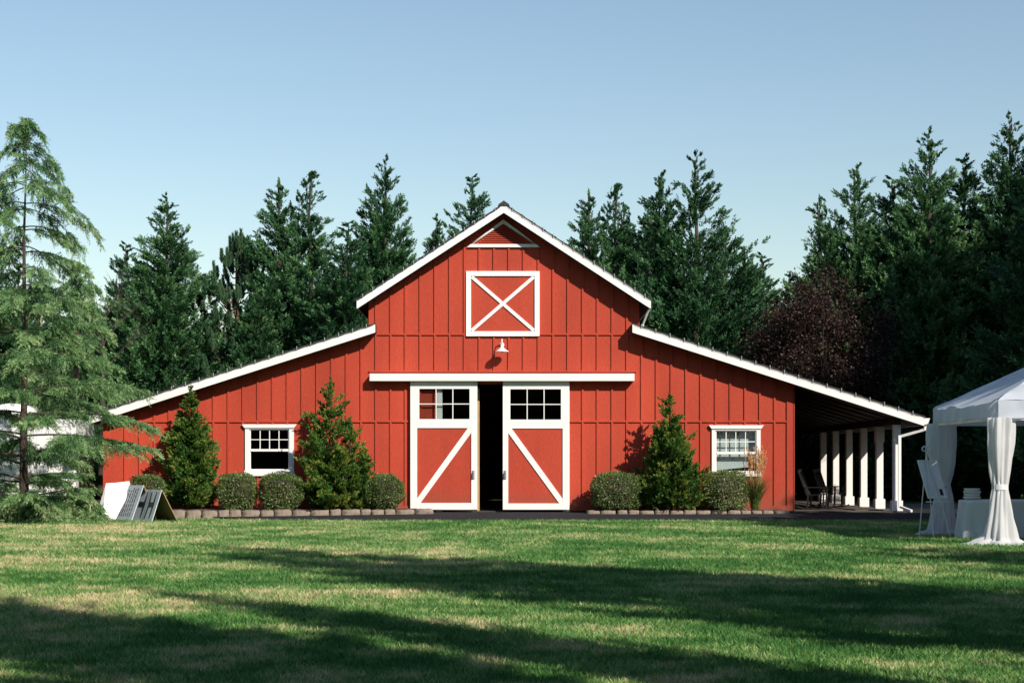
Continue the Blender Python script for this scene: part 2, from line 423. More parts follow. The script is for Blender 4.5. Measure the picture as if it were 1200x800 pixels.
while x < -2.6:
    ln = rs.uniform(.24, .56); xc = x+ln/2; y = left_line(xc); t = (xc+8.9)/6.4
    sl = (left_line(xc+.1)-left_line(xc-.1))/.2
    stone(xc, y, ln-.006, .24-.10*t, math.atan(sl), 'rough tan edging stone in the curved row before the left flower bed', GL)
    x += ln+.005
x = 2.0
while x < 7.15:
    ln = rs.uniform(.28, .44); xc = x+ln/2
    stone(xc, right_line(xc), ln-.012, .11, 0, 'low grey edging stone in the row before the right flower bed', GR)
    x += ln+.005

# grass blades on the lawn (nobody could count them)
rg = np.random.default_rng(11)
N = 620000
d = 8.2*(44.0/8.2)**rg.random(N)           # density falls with distance
xx = (rg.random(N)*2-1)*(d*.335+1.2)
yy = d-D0
ex = -3.62+.10*np.sin(xx*.9)
edge = np.where(xx < -5.8, np.minimum(left_line(-8)-.15, ex+(-5.8-xx)*.62), ex)
edge = np.where(xx < -8.0, -2.5, edge)
keep = yy < edge
d, xx, yy = d[keep], xx[keep], yy[keep]; n = len(d)
sc = .75+.022*d
B = np.stack([xx, yy, np.full(n, LZ-.004)], 1)
hh = rg.uniform(.025,.06,n)*np.minimum(1.25, sc)
lean = rg.normal(size=(n,2))*.7
Lv = np.stack([lean[:,0]*hh, lean[:,1]*hh, hh], 1)
an = rg.uniform(0, 3.1416, n); ww = .0042*sc*rg.uniform(.7,1.4,n)
Wv = np.stack([np.cos(an)*ww, np.sin(an)*ww, np.zeros(n)], 1)
o = link('lawn_grass', leaf_mesh('lawn_grass', B, Lv, Wv, rg.random(n)), M['blade'])
tag(o, 'mown green grass with straw coloured dry patches across the lawn', 'grass', kind='stuff')

# ================================================================ BARN
barn = empty('red_barn', (0,0,0)); tag(barn, 'large red board and batten barn with white trim and open porch on its right side', 'barn')
XC = (590.5-600)/42.6
def up_u(x): return 8.15-.653*abs(x-XC)           # underside of upper roof
def lo_u(x): return 4.894-.3196*(abs(x-XC)-3.5)   # underside of lower roof
XL, XR = wx(122), wx(929); CW = 3.72
OV = .46; YB = 14.5
def top(x): return (up_u(x) if abs(x-XC) <= CW+1e-6 else lo_u(x))+.04
WINL = (wx(291), wx(341), wz(552), wz(502)); WINR = (wx(837), wx(887.5), wz(554), wz(503.5))
DOOR = (wx(517), wx(661), 0.0, wz(450))
BZ = .02
# front wall
mb = MB()
def col(xa, xb, z0, z1=None):
    ta = top(xa+1e-4) if z1 is None else z1; tb = top(xb-1e-4) if z1 is None else z1
    mb.prism([(xa,z0),(xb,z0),(xb,tb),(xa,ta)], 0, .12)
def span(xa, xb, hole=None):
    if hole: col(xa, xb, BZ, hole[2]) if hole[2] > BZ+.05 else None; col(xa, xb, hole[3])
    else: col(xa, xb, BZ)
span(XL, WINL[0]); span(WINL[0], WINL[1], WINL); span(WINL[1], XC-CW)
span(XC-CW, DOOR[0]); 
mb.prism([(DOOR[0],DOOR[3]),(XC,DOOR[3]),(XC,top(XC)),(DOOR[0],top(DOOR[0]))], 0, .12)
mb.prism([(XC,DOOR[3]),(DOOR[1],DOOR[3]),(DOOR[1],top(DOOR[1])),(XC,top(XC))], 0, .12)
span(DOOR[1], XC+CW); span(XC+CW, WINR[0]); span(WINR[0], WINR[1], WINR); span(WINR[1], XR)
# battens (each sheet height apart) and the horizontal bands
BT, BW = .036, .052
ZS1, ZS2 = wz(493.5), wz(391.5)
def segs(x):
    """vertical runs of a batten at x, minus openings and trim"""
    runs = [(.16, ZS1-.025), (ZS1+.025, (ZS2-.02 if abs(x-XC) < CW else 99)), (ZS2+.02, 99)]
    out = []
    for a, b in runs:
        b = min(b, top(x)-.06)
        if abs(x-XC) > CW and a > ZS1+1: continue
        blk = []
        if WINL[0]-.16 < x < WINL[1]+.16: blk.append((wz(557)-.02, wz(497)+.01))
        if WINR[0]-.16 < x < WINR[1]+.16: blk.append((wz(558)-.02, wz(498)+.01))
        if DOOR[0]-.17 < x < DOOR[1]+.17: blk.append((-1, DOOR[3]+.08))
        if wx(432) < x < wx(745): blk.append((wz(447), wz(435.5)))
        if wx(546.5)-.01 < x < wx(632)+.01: blk.append((wz(394.6), wz(317.5)))
        if wx(547) < x < wx(633): blk.append((wz(291), 99))
        cur = [(a, b)]
        for p, q in blk:
            nx = []
            for s0, s1 in cur:
                if q <= s0 or p >= s1: nx.append((s0, s1)); continue
                if p > s0: nx.append((s0, p))
                if q < s1: nx.append((q, s1))
            cur = nx
        out += [(p, q) for p, q in cur if q-p > .04]
    return out
k = -30
while True:
    x = (596.3-600)/42.6+.406*k
    k += 1
    if x > XR-.25: break
    if x < XL+.22: continue
    for a, b in segs(x): mb.box(x-BW/2, x+BW/2, -BT, -.0005, a, b)
def band(xa, xb, z, h=.05): mb.box(xa, xb, -BT-.004, -.0005, z-h/2, z+h/2)
band(XL+.09, WINL[0]-.3, ZS1); band(WINL[0]-.3, wx(480), ZS1); band(wx(668), XR-.18, ZS1)
band(XC-CW+.02, wx(546), ZS2); band(wx(632.5), XC+CW-.2, ZS2)
band(wx(432), wx(746), wz(435.0), .04)
# corner boards and base board
mb.box(XL-.02, XL+.09, -BT-.006, -.0005, BZ, top(XL)-.05); mb.box(XR-.17, XR+.015, -BT-.006, -.0005, BZ, top(XR)-.03)
mb.box(XR+.0005, XR+.045, -BT-.006, .16, BZ, top(XR)-.03)
mb.box(XL+.09, DOOR[0]-.19, -BT-.002, -.0005, BZ, .16); mb.box(DOOR[1]+.17, XR-.17, -BT-.002, -.0005, BZ, .16)
mb.build('front_wall', M['red'], barn)
# side, rear and clerestory walls
for s in (-1, 1):
    mb = MB(); xo = XC+s*CW; mb.box(min(xo, xo-s*.12), max(xo, xo-s*.12), .125, YB-.01, 4.6, up_u(xo)+.03)
    for q in range(35):
        yy_ = .3+q*.406; mb.box(*sorted((xo-s*.001, xo+s*.035)), yy_, yy_+.05, 4.7, up_u(xo))
    mb.build('clerestory_wall', M['red'], barn)
for xa, xb, sg, y0_, x_ in ((XL, XL+.12, -1, .121, XL), (XR-.12, XR, 1, .161, XR)):
    mb = MB(); mb.box(xa, xb, y0_, YB-.01, BZ, top(x_)-.03)
    for q in range(35):
        yy_ = .3+q*.406; mb.box(*sorted((x_-sg*.001, x_+sg*.035)), yy_, yy_+.05, BZ, top(x_)-.12)
    mb.build('side_wall', M['red'], barn)
mb = MB()
mb.prism([(XL,BZ),(XR,BZ),(XR,top(XR)),(XC+CW,top(XC+CW+.01)),(XC+CW,top(XC+CW)),(XC,top(XC)),(XC-CW,top(XC-CW)),(XC-CW,top(XC-CW-.01)),(XL,top(XL))], YB, YB+.12)
mb.build('rear_wall', M['red'], barn)
MB().box(XL+.13, XR-.13, .13, YB-.02, -.2, .012).build('floor', M['inside'], barn)
MB().box(XR+.004, wx(1062), .0, YB, -.2, .008).box(wx(975,4), wx(1045), .7, 11.5, .009, .035).build('porch_floor', M['concrete'], barn)
# door jambs
for xa, xb, xc_, xd in ((DOOR[0]-.15, DOOR[0], DOOR[0]-.001, DOOR[0]+.03), (DOOR[1], DOOR[1]+.15, DOOR[1]-.03, DOOR[1]+.001)):
    MB().box(xa, xb, -.026, -.0005, 0, DOOR[3]+.05).box(xc_, xd, -.02, .13, 0, DOOR[3]-.001).build('door_jamb', M['white'], barn)
MB().box(wx(559.3,.5), wx(562.0,.5), .30, .42, .013, 3.4).build('inner_post', M['tan'], barn)

# roofs
def roof(name, pts_in, pts_out, sgn):
    """pts: x and underside z at inner and outer ends"""
    (xi, zi), (xo, zo) = pts_in, pts_out
    r = MB(); T = .21
    r.prism([(xi,zi+.004),(xo,zo+.004),(xo,zo+T),(xi,zi+T)], -OV+.001, YB+OV)
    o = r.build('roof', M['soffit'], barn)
    s = MB(); e = .05*sgn; sl = (zo-zi)/(xo-xi)
    # shingle courses
    n = 14
    L = xo+e-xi
    for i in range(n):
        xa = xi+L*i/n; xb = xi+L*(i+1)/n+(.0 if i == n-1 else 0)
        za = zi+T+.002+sl*(xa-xi); zb = zi+T+.002+sl*(xb-xi)
        s.prism([(xa,za),(xb,zb),(xb,zb+.050),(xa,za+.030)], -OV-.035, YB+OV+.03)
    s.build('shingles', M['shingle'], o)
    f = MB(); xo2 = xo
    f.prism([(xi,zi-.012),(xo2,zo-.012),(xo2,zo+.205),(xi,zi+.205)], -OV-.028, -OV)
    f.build('fascia', M['white'], o)
    g = MB(); g.box(min(xo,xo+.025*sgn)+.001, max(xo,xo+.025*sgn), -OV-.028, YB+OV, zo-.012, zo+.195)
    g.build('eave_board', M['white'], o)
    return o
UE = 3.98; LE = 11.42
for s in (-1, 1):
    roof('roof', (XC, up_u(XC)), (XC+s*UE, up_u(XC+s*UE)), s)
    le = LE if s > 0 else LE-.15
    roof('roof', (XC+s*3.5, lo_u(XC+s*3.5)), (XC+s*le, lo_u(XC+s*le)), s)
MB().prism([(XC-.16,up_u(XC)+.17),(XC+.16,up_u(XC)+.17),(XC+.14,up_u(XC)+.22),(XC,up_u(XC)+.315),(XC-.14,up_u(XC)+.22)], -OV-.05, YB+OV+.05).build('ridge_cap', M['shingle'], barn)
# gutters and downspouts
xe = XC+LE+.03; ze = lo_u(XC+LE)
mb = MB(); mb.prism([(xe,ze+.02),(xe+.09,ze+.02),(xe+.15,ze+.19),(xe+.002,ze+.19)], -OV-.02, YB+OV)
mb.build('gutter', M['white'], barn)
xp = wx(1052)
mb = MB(); mb.beam((xe+.05,-OV+.08,ze+.03),(xe+.05,-OV+.08,ze-.14),.08,.07,(0,1,0)).beam((xe+.06,-OV+.08,ze-.11),(xp+.05,-.12,ze-.30),.08,.07,(0,0,1)).beam((xp+.02,-.135,ze-.27),(xp+.02,-.135,.12),.075,.06,(0,1,0)).beam((xp+.03,-.12,.14),(xp+.26,-.5,.03),.075,.06)
mb.build('downspout', M['white'], barn)
mb = MB(); xu = XC+UE
mb.tube([(xu+.0,-.30,up_u(xu)-.02),(xu-.04,-.28,up_u(xu)-.08),(XC+CW+.10,-.08,lo_u(XC+CW)+.32),(XC+CW+.10,-.06,lo_u(XC+CW)+.24)], .03, 6)
mb.build('downspout', M['white'], barn)

# porch posts + header beam
beam_z = ze+.19
for kx in range(6):
    y = .14+2.13*kx
    mb = MB(); mb.box(xp-.10, xp+.10, y-.10, y+.10, .30, beam_z-.16+.0, .012)
    mb.box(xp-.125, xp+.125, y-.125, y+.125, beam_z-.62, beam_z-.17, .01) if kx == 1 else None
    po = mb.build('porch_post', M['white'], barn)
    MB().box(xp-.145, xp+.145, y-.145, y+.145, .009, .30, .012).build('post_base', M['white'], po)
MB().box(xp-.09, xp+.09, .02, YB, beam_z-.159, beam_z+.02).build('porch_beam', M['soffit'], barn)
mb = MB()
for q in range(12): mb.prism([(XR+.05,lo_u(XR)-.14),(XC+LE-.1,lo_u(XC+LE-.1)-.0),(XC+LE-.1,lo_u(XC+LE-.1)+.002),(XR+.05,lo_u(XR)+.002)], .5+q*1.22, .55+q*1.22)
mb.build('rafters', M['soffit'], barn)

# sliding door header
mb = MB(); mb.box(wx(433,-.3), wx(743.5,-.3), -.30, -.001, wz(446.3,-.3), wz(437.6,-.3), .006)
mb.build('door_track', M['white'], barn)

def slider(px0, px1, y, win, pan, diag, handle_px, label):
    """one sliding leaf; px ranges are of the photograph's front plane"""
    d = MB()
    X0, X1, Z0, Z1 = wx(px0,y), wx(px1,y), wz(597.2,y)+.01, wz(446.0,y)
    t = .055
    a0, a1, b0, b1 = wx(win[0],y), wx(win[1],y), wz(win[3],y), wz(win[2],y)
    p0, p1, q0, q1 = wx(pan[0],y), wx(pan[1],y), wz(pan[3],y), wz(pan[2],y)
    yb = y+t
    # stiles / rails, butted
    d.box(X0, p0, y, yb, Z0, Z1-.0); d.box(p1, X1, y, yb, Z0, Z1)
    d.box(p0, p1, y, yb, Z0, q0); d.box(p0, p1, y, yb, q1, b0); d.box(p0, p1, y, yb, b1, Z1)
    d.box(p0, a0, y, yb, b0, b1); d.box(a1, p1, y, yb, b0, b1)
    o = d.build('sliding_door', M['white'], barn); o['label'] = label
    MB().box(p0+.001, p1-.001, y+.03, y+.05, q0+.001, q1-.001).build('door_panel', M['red'], o)
    # brace
    w = .075
    if diag > 0: A, Bq = Vector((p0,0,q0)), Vector((p1,0,q1))
    else: A, Bq = Vector((p1,0,q0)), Vector((p0,0,q1))
    dr = (Bq-A).normalized(); nn = Vector((-dr.z,0,dr.x))*(w if diag > 0 else -w)
    def clip(P, Q):
        return P, Q
    s = 1 if diag > 0 else -1
    hx = w/abs(dr.z)*1.0; hz = w/abs(dr.x)
    pts = [(A.x, q0), (A.x+s*hx, q0), (Bq.x, q1-hz), (Bq.x, q1), (Bq.x-s*hx, q1), (A.x, q0+hz)]
    if s < 0: pts = pts[::-1]
    MB().prism([(x_*.998+.002*(p0+p1)/2, z_) for x_, z_ in pts], y+.004, y+.0295).build('brace', M['white'], o)
    mm = MB(); n = 3; mw = .012
    for i in range(1, 3): xm = a0+(a1-a0)*i/3; mm.box(xm-mw, xm+mw, y+.008, y+.038, b0, b1)
    zm = (b0+b1)/2
    for i in range(3): mm.box(a0+(a1-a0)*i/3+(mw if i else 0), a0+(a1-a0)*(i+1)/3-(mw if i < 2 else 0), y+.008, y+.038, zm-mw, zm+mw)
    mm.build('muntins', M['white'], o)
    MB().box(a0+.0, a1, y+.041, y+.045, b0, b1).build('window_pane', M['glass'], o)
    hx_ = wx(handle_px, y); hz_ = wz(556, y)
    hb = MB(); hb.box(hx_-.035, hx_+.035, y-.012, y-.0005, hz_-.13, hz_+.12, .004)
    hb.tube([(hx_,y-.01,hz_-.10),(hx_,y-.06,hz_-.08),(hx_,y-.06,hz_+.07),(hx_,y-.01,hz_+.09)], .013, 6)
    hb.build('handle', M['metal'], o)
    return o
YD = -.14
slider(480.9, 559.4, YD, (491.4, 550.3, 455.4, 490.8), (488.8, 552.3, 501.3, 589), 1, 554.6, 'left sliding door leaf, its window half over red wall')
slider(589.3, 667.2, YD, (598, 657.4, 455.8, 491.4), (595.6, 659.4, 501.8, 589.5), -1, 591.8, 'right sliding door leaf')

# windows
def window(w, head, sill_py, glassx, up, lo, blind):
    a0, a1, z0, z1 = w
    y = -.055
    gx0, gx1 = wx(glassx[0]), wx(glassx[1])
    t = MB()
    xo0, xo1 = wx(head[0]+3.2,-.05), wx(head[1]-3.2,-.05)
    zt = wz(head[2]+4.2,-.05); zb = wz(sill_py-6.5,-.05)
    t.box(xo0, gx0-.03, y, .0-.0005, zb, zt); t.box(gx1+.03, xo1, y, -.0005, zb, zt)
    t.box(gx0-.03, gx1+.03, y, -.0005, wz(up[0])+.03, zt)
    o = t.build('window', M['white'], barn)
    h = MB(); zt2 = wz(head[2],-.05)
    h.prism([(xo0-.01,zt+.001),(xo1+.01,zt+.001),(xo1+.05,zt+.05),(xo1+.085,zt2),(xo0-.085,zt2),(xo0-.05,zt+.05)], y-.035, -.0005)
    h.build('window_head', M['white'], o)
    s = MB(); s.box(xo0-.02, xo1+.02, y-.03, -.0005, wz(sill_py,-.05), zb-.001, .004)
    s.box(gx0-.03, gx1+.03, y+.0, -.0005, zb, wz(lo[1])-.03)
    s.build('sill', M['white'], o)
    f = MB(); fy0, fy1 = -.02, .045
    uz1, uz0, lz1, lz0 = wz(up[0]), wz(up[1]), wz(lo[0]), wz(lo[1])
    f.box(gx0-.029, gx0, fy0, fy1, lz0-.03, uz1+.029); f.box(gx1, gx1+.029, fy0, fy1, lz0-.03, uz1+.029)
    f.box(gx0, gx1, fy0, fy1, uz1, uz1+.029); f.box(gx0, gx1, fy0-.015, fy1, lz1, uz0); f.box(gx0, gx1, fy0, fy1, lz0-.029, lz0)
    f.build('sash', M['white'], o)
    m_ = MB(); g = .011
    for i in range(1, 4): xm = gx0+(gx1-gx0)*i/4; m_.box(xm-g, xm+g, -.008, .018, uz0, uz1)
    zm = (uz0+uz1)/2
    for i in range(4): m_.box(gx0+(gx1-gx0)*i/4+(g if i else 0), gx0+(gx1-gx0)*(i+1)/4-(g if i < 3 else 0), -.008, .018, zm-g, zm+g)
    m_.build('muntins', M['white'], o)
    MB().box(gx0, gx1, .020, .024, uz0, uz1).box(gx0, gx1, .030, .034, lz0, lz1).build('window_pane', M['glass'], o)
    if blind:
        b = MB()
        b.hull([(gx0-.03,.20,lz0+.02),(gx1+.03,.20,lz0+.14),(gx1+.03,.207,lz0+.14),(gx0-.03,.207,lz0+.02)],
               [(gx0-.03,.20,uz1+.1),(gx1+.03,.20,uz1+.1),(gx1+.03,.207,uz1+.1),(gx0-.03,.207,uz1+.1)])
        b.build('blind', M['blind'], o)
    return o
window(WINL, (284,347.5,497), 557.5, (293.8,338), (504,525.8), (528.6,549.3), False)['label'] = 'window left of the doors, dark behind its glass'
window(WINR, (831,894.5,498), 558, (839.5,885), (505.6,529), (531.8,552), True)['label'] = 'window at the right end, grey blind lowered behind it'

# loft door
lx0, lx1, lz0, lz1 = wx(546.3), wx(632.3), wz(394), wz(318); y0 = -.075
fw = .135
f = MB(); f.box(lx0, lx1, y0, -.0005, lz1-fw, lz1); f.box(lx0, lx1, y0, -.0005, lz0, lz0+fw)
f.box(lx0, lx0+fw, y0, -.0005, lz0+fw, lz1-fw); f.box(lx1-fw, lx1, y0, -.0005, lz0+fw, lz1-fw)
ld = f.build('loft_door', M['white'], barn)
MB().box(lx0+fw+.001, lx1-fw-.001, -.035, -.001, lz0+fw+.001, lz1-fw-.001).build('door_panel', M['red'], ld)
i0, i1, j0, j1 = lx0+fw+.02, lx1-fw-.02, lz0+fw+.02, lz1-fw-.02
MB().beam((i0,-.05,j0),(i1,-.05,j1),.028,.09,(0,0,1)).build('brace', M['white'], ld)
b2 = MB(); mid = Vector(((i0+i1)/2,-.051,(j0+j1)/2)); dr = Vector((i1-i0,0,j0-j1)).normalized()
b2.beam((i0,-.051,j1), mid-dr*.05, .028, .09).beam(mid+dr*.05, (i1,-.051,j0), .028, .09); b2.build('brace', M['white'], ld)

# gable vent
vx0, vx1, vz0, vzt = wx(547.3), wx(632.6), wz(290), wz(257.5); vxm = (vx0+vx1)/2; bw = .085
v = MB(); y0 = -.07
v.prism([(vx0,vz0),(vx1,vz0),(vx1-bw*1.2,vz0+bw),(vx0+bw*1.2,vz0+bw)], y0, -.0005)
sl = (vzt-vz0)/(vxm-vx0)
v.prism([(vx0,vz0),(vx0+bw*1.2,vz0+bw),(vx0+bw*1.75,vz0+bw),(vxm,vzt-.11),(vxm,vzt)], y0+.001, -.0005)
v.prism([(vx1,vz0),(vxm,vzt),(vxm,vzt-.11),(vx1-bw*1.75,vz0+bw),(vx1-bw*1.2,vz0+bw)], y0+.001, -.0005)
vt = v.build('gable_vent', M['white'], barn)
l = MB(); zz = vz0+bw+.005
while zz < vzt-.16:
    hw = (vzt-.11-zz)/sl-.01
    l.hull([(vxm-hw,-.045,zz),(vxm+hw,-.045,zz),(vxm+hw,-.005,zz+.03),(vxm-hw,-.005,zz+.03)], [(vxm-hw,-.045,zz+.012),(vxm+hw,-.045,zz+.012),(vxm+hw,-.005,zz+.042),(vxm-hw,-.005,zz+.042)])
    zz += .052
l.build('louvres', M['red'], vt)

# gooseneck wall lamp
lxm = wx(588.3); zt = wz(404); 
g = MB(); g.tube([(lxm,-.0,zt),(lxm,-.03,zt)], .062, 14)
wl = g.build('wall_lamp', M['lampwhite'], barn, True)
MB().tube([(lxm,-.03,zt),(lxm,-.14,zt+.10),(lxm,-.24,zt+.14),(lxm,-.31,zt+.08),(lxm,-.33,zt-.04)], .017, 8).build('lamp_arm', M['lampwhite'], wl, True)
MB().lathe([(.03,.12),(.045,.06),(.06,.03),(.12,-.02),(.185,-.055),(.19,-.075),(.175,-.075),(.05,0),(.01,.02)], 24, (lxm,-.33,zt-.14)).build('lamp_shade', M['lampwhite'], wl, True)
MB().lathe([(.01,.02),(.04,0),(.045,-.04),(.02,-.075)], 12, (lxm,-.33,zt-.16)).build('bulb', M['bulb'], wl, True)

# string lights along the four rakes
def lights(xa, za, xb, zb, n, label):
    root = empty('string_lights', ((xa+xb)/2, -OV-.05, (za+zb)/2)); tag(root, label, 'string lights', 'light strings clipped along the barn roof edges')
    ox, oy, oz = root.location
    m = MB(); pts = []
    for i in range(n*4+1):
        t = i/(n*4); pts.append((xa+(xb-xa)*t-ox, 0, za+(zb-za)*t-oz-.012*math.sin(math.pi*(i % 4)/4)))
    m.tube(pts, .006, 4); m.build('cord', M['cable'], root)
    for i in range(n):
        t = (i+.5)/n; X = xa+(xb-xa)*t-ox; Z = za+(zb-za)*t-oz
        b = MB(); b.tube([(X,0,Z-.02),(X,-.003,Z+.03)], .013, 6); b.tube([(X,-.003,Z+.03),(X,-.004,Z+.055),(X,-.004,Z+.085)], [.013,.016,.005], 6)
        b.build('bulb', M['bulb'], root)
e = .27
lights(XC-.1, up_u(XC-.1)+e-.06, XC-UE, up_u(XC-UE)+e-.06, 14, 'string lights along the upper left slope of the barn roof')
lights(XC+.1, up_u(XC+.1)+e-.06, XC+UE, up_u(XC+UE)+e-.06, 14, 'string lights along the upper right slope of the barn roof')
lights(XC-3.55, lo_u(XC-3.55)+e-.06, XC-LE+.3, lo_u(XC-LE+.3)+e-.06, 20, 'string lights along the low left roof edge above the round bushes')
lights(XC+3.55, lo_u(XC+3.55)+e-.06, XC+LE-.1, lo_u(XC+LE-.1)+e-.06, 20, 'string lights along the low right roof edge over the porch')

# ================================================================ PLANTS AT THE BARN
def bush(px, y, w, h, seed, label, name='round_bush', z=.06, group='clipped round bushes along the barn'):
    rg = np.random.default_rng(seed); root = empty(name, (wx(px, y), y, z), rg.uniform(0,6)); root.rotation_euler[0] = rg.uniform(-.04,.04); tag(root, label, 'bush', group)
    n = int(9000*(w*h)/1.1)
    dv = nrm(rg.normal(size=(n,3)))
    ex_ = 2.5+.35*(seed % 4); q = 1/np.power(np.abs(dv[:,0])**ex_+np.abs(dv[:,1])**ex_+np.abs(dv[:,2])**ex_, 1/ex_)
    lump = 1+.085*np.sin(dv[:,0]*7+seed)*np.sin(dv[:,1]*6+2*seed)+.04*np.sin(dv[:,2]*9+seed)
    rr = q*lump*(1-.22*rg.random(n)**2+.025*rg.normal(size=n))
    P = dv*rr[:,None]*np.array([w/2*.93, w/2*.9, h/2*.95])+np.array([0,0,h/2])
    P[:,2] = np.maximum(P[:,2], .01)
    dd = nrm(dv+rg.normal(size=(n,3))*.7+np.array([0,0,.3]))
    W = nrm(np.cross(dd, rg.normal(size=(n,3))))*(.012*rg.uniform(.7,1.4,n))[:,None]
    V = np.clip(.42+.17*rg.normal(size=n), 0, .8); hi = rg.random(n) < .10; V[hi] = rg.uniform(.8,1,hi.sum())
    o = link('foliage', leaf_mesh('foliage', P, dd*(.055*rg.uniform(.7,1.3,n))[:,None], W, V), M['box'], root)
    m = MB()
    for k in range(9):
        a = k*.7; m.tube([(0,0,0),(math.cos(a)*w*.15,math.sin(a)*w*.15,h*.35),(math.cos(a)*w*.33,math.sin(a)*w*.33,h*.7)], [.022,.016,.006], 5)
    m.build('stems', M['darkbark'], root)
    # a dense twiggy core
    c = MB(); c.lathe([(w*.22,.02),(w*.36,h*.2),(w*.39,h*.5),(w*.33,h*.78),(w*.12,h*.86)], 12); c.build('inner_twigs', M['darkbark'], root)
    return root
bush(172, -1.7, .95, .95, 1, 'small round bush behind the A-frame signs')
bush(278, -1.35, 1.07, 1.0, 2, 'clipped round bush at the left foot of the dark window')
bush(328.5, -1.3, 1.08, 1.0, 3, 'clipped round bush beside the tall shrub under the dark window')
bush(450, -1.0, 1.08, .98, 4, 'clipped round bush just left of the sliding doors')
bush(721.5, -.85, 1.33, 1.0, 6, 'wide clipped bush just right of the sliding doors')
bush(850, -.9, 1.22, 1.05, 7, 'round bush with pale leaves under the window with the blind')

def conifer_shrub(px, y, H, Rm, seed, label, tops=((0,0,1,1),), bump=.5):
    root = empty('conifer_shrub', (wx(px,y), y, .06)); tag(root, label, 'shrub', 'tall conifer shrubs against the barn wall')
    me = cypress_mesh(seed, H, Rm, 430, up=.45, K=11, ll=.060, lw=.015, sp_per=30, spl=.17, bump=bump, tops=tops, low=.02, tip=.12)
    link('foliage', me, M['shrubleaf'], root)
    trunk_mb(H*.93, .05, .01, .04, seed, 6, tops).build('trunk', M['darkbark'], root)
    return root
conifer_shrub(224, -1.1, 3.35, .76, 21, 'dark conifer shrub at the left, its tip touching the white roof edge', ((0,0,1,1),(.18,0,.68,.5)), .4)
conifer_shrub(389, -1.1, 3.62, 1.0, 23, 'widest conifer shrub with side plumes, between dark window and doors', ((-.05,0,1,.95),(.50,0,.66,.40),(.88,.05,.46,.35),(-.35,0,.66,.35),(.15,-.2,.5,.5)), .5)
conifer_shrub(784, -1.0, 3.15, .86, 22, 'conifer shrub on the right of the doors, beside the wide bush', ((0,0,1,1),(.42,0,.60,.4),(-.3,0,.66,.35)), .45)

# plume grass
def plume_grass():
    rg = np.random.default_rng(8); root = empty('plume_grass', (wx(885,-.95), -.95, .08)); tag(root, 'tall ornamental grass with orange plumes by the right window', 'grass clump')
    B=[];L=[];W=[];V=[]
    n = 620
    for i in range(n):
        a = rg.uniform(0,6.28); r = rg.uniform(0,.12); hh_ = rg.uniform(.6,1.05); le = rg.uniform(.05,.55)
        p = np.array([r*math.cos(a), r*math.sin(a), 0.]); K = 5
        for k in range(K):
            t0, t1 = k/K, (k+1)/K
            f = lambda t: p+np.array([math.cos(a)*le*t**1.8, math.sin(a)*le*t**1.8, hh_*(t-.18*t**3*le*2)])
            q0, q1 = f(t0), f(t1); B.append(q0); L.append((q1-q0)*1.35); W.append(np.array([-math.sin(a),math.cos(a),0])*.009*(1.2-t0)); V.append(min(1, rg.uniform(.1,.6)+.35*t0*(rg.random()<.5)+(.3 if i%7==0 else 0)))
    link('blades', leaf_mesh('blades', np.array(B), np.array(L), np.array(W), np.array(V)), M['reed'], root)
    B=[];L=[];W=[];V=[]; st = MB()
    for i in range(40):
        a = rg.uniform(0,6.28); le = rg.uniform(.08,.34); hh_ = rg.uniform(1.25,1.72)
        tip = np.array([math.cos(a)*le, math.sin(a)*le*.6, hh_]); base = np.array([math.cos(a)*.06, math.sin(a)*.06, 0])
        st.tube([tuple(base), tuple(base*.4+tip*.55), tuple(tip)], [.004,.004,.002], 4)
        for k in range(46):
            t = 1-rg.random()*.26; q = base*(1-t)+tip*t
            dd = np.array([rg.normal()*.3, rg.normal()*.3, 1.]); dd /= np.linalg.norm(dd)
            w_ = np.cross(dd, rg.normal(size=3)); w_ /= np.linalg.norm(w_)
            B.append(q); L.append(dd*.07); W.append(w_*.008); V.append(rg.random())
    st.build('stems', M['tan'], root)
    link('plumes', leaf_mesh('plumes', np.array(B), np.array(L), np.array(W), np.array(V)), M['plume'], root)
plume_grass()

# ================================================================ TREES
def variant(seed, H, Rm, nb, tops=((0,0,1,1),), **kw):
    me = cypress_mesh(seed, H, Rm, nb, tops=tops, **kw); t = MB(); t.bm.free(); tm = trunk_mb(H*.985, .19, .02, .08, seed, 8, tops)
    bmesh.ops.recalc_face_normals(tm.bm, faces=tm.bm.faces); tme = bpy.data.meshes.new('trunk'); tm.bm.to_mesh(tme); tm.bm.free()
    me.materials.append(M['cypress']); tme.materials.append(M['darkbark'])
    return me, tme, H
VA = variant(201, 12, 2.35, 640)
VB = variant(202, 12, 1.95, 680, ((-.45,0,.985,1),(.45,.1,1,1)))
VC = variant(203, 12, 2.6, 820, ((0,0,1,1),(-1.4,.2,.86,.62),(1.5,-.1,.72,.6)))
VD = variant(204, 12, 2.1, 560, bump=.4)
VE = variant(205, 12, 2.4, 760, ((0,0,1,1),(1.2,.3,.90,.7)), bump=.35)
def tree(var, x, y, H, label, wid=1.0, rz=0, group='conifers standing behind the barn', name='conifer_tree'):
    me, tme, H0 = var
    root = empty(name, (x, y, LZ), rz); tag(root, label, 'tree', group)
    s = H/H0; wid *= 1.1
    for nm, m_ in (('crown', me), ('trunk', tme)):
        o = bpy.data.objects.new(nm, m_); COL.objects.link(o); o.parent = root; o.scale = (s*wid, s*wid, s)
    return root
def at(var, px, py, y, label, wid=1.0, rz=0, **kw):
    H = wz(py, y)-LZ
    return tree(var, wx(px, y), y, H, label, wid, rz, **kw)
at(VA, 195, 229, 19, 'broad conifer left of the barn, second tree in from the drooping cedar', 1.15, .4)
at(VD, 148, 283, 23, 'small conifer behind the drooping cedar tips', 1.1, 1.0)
at(VB, 345, 198, 20, 'twin-topped conifer above the left roof slope', 1.1, 0.05)
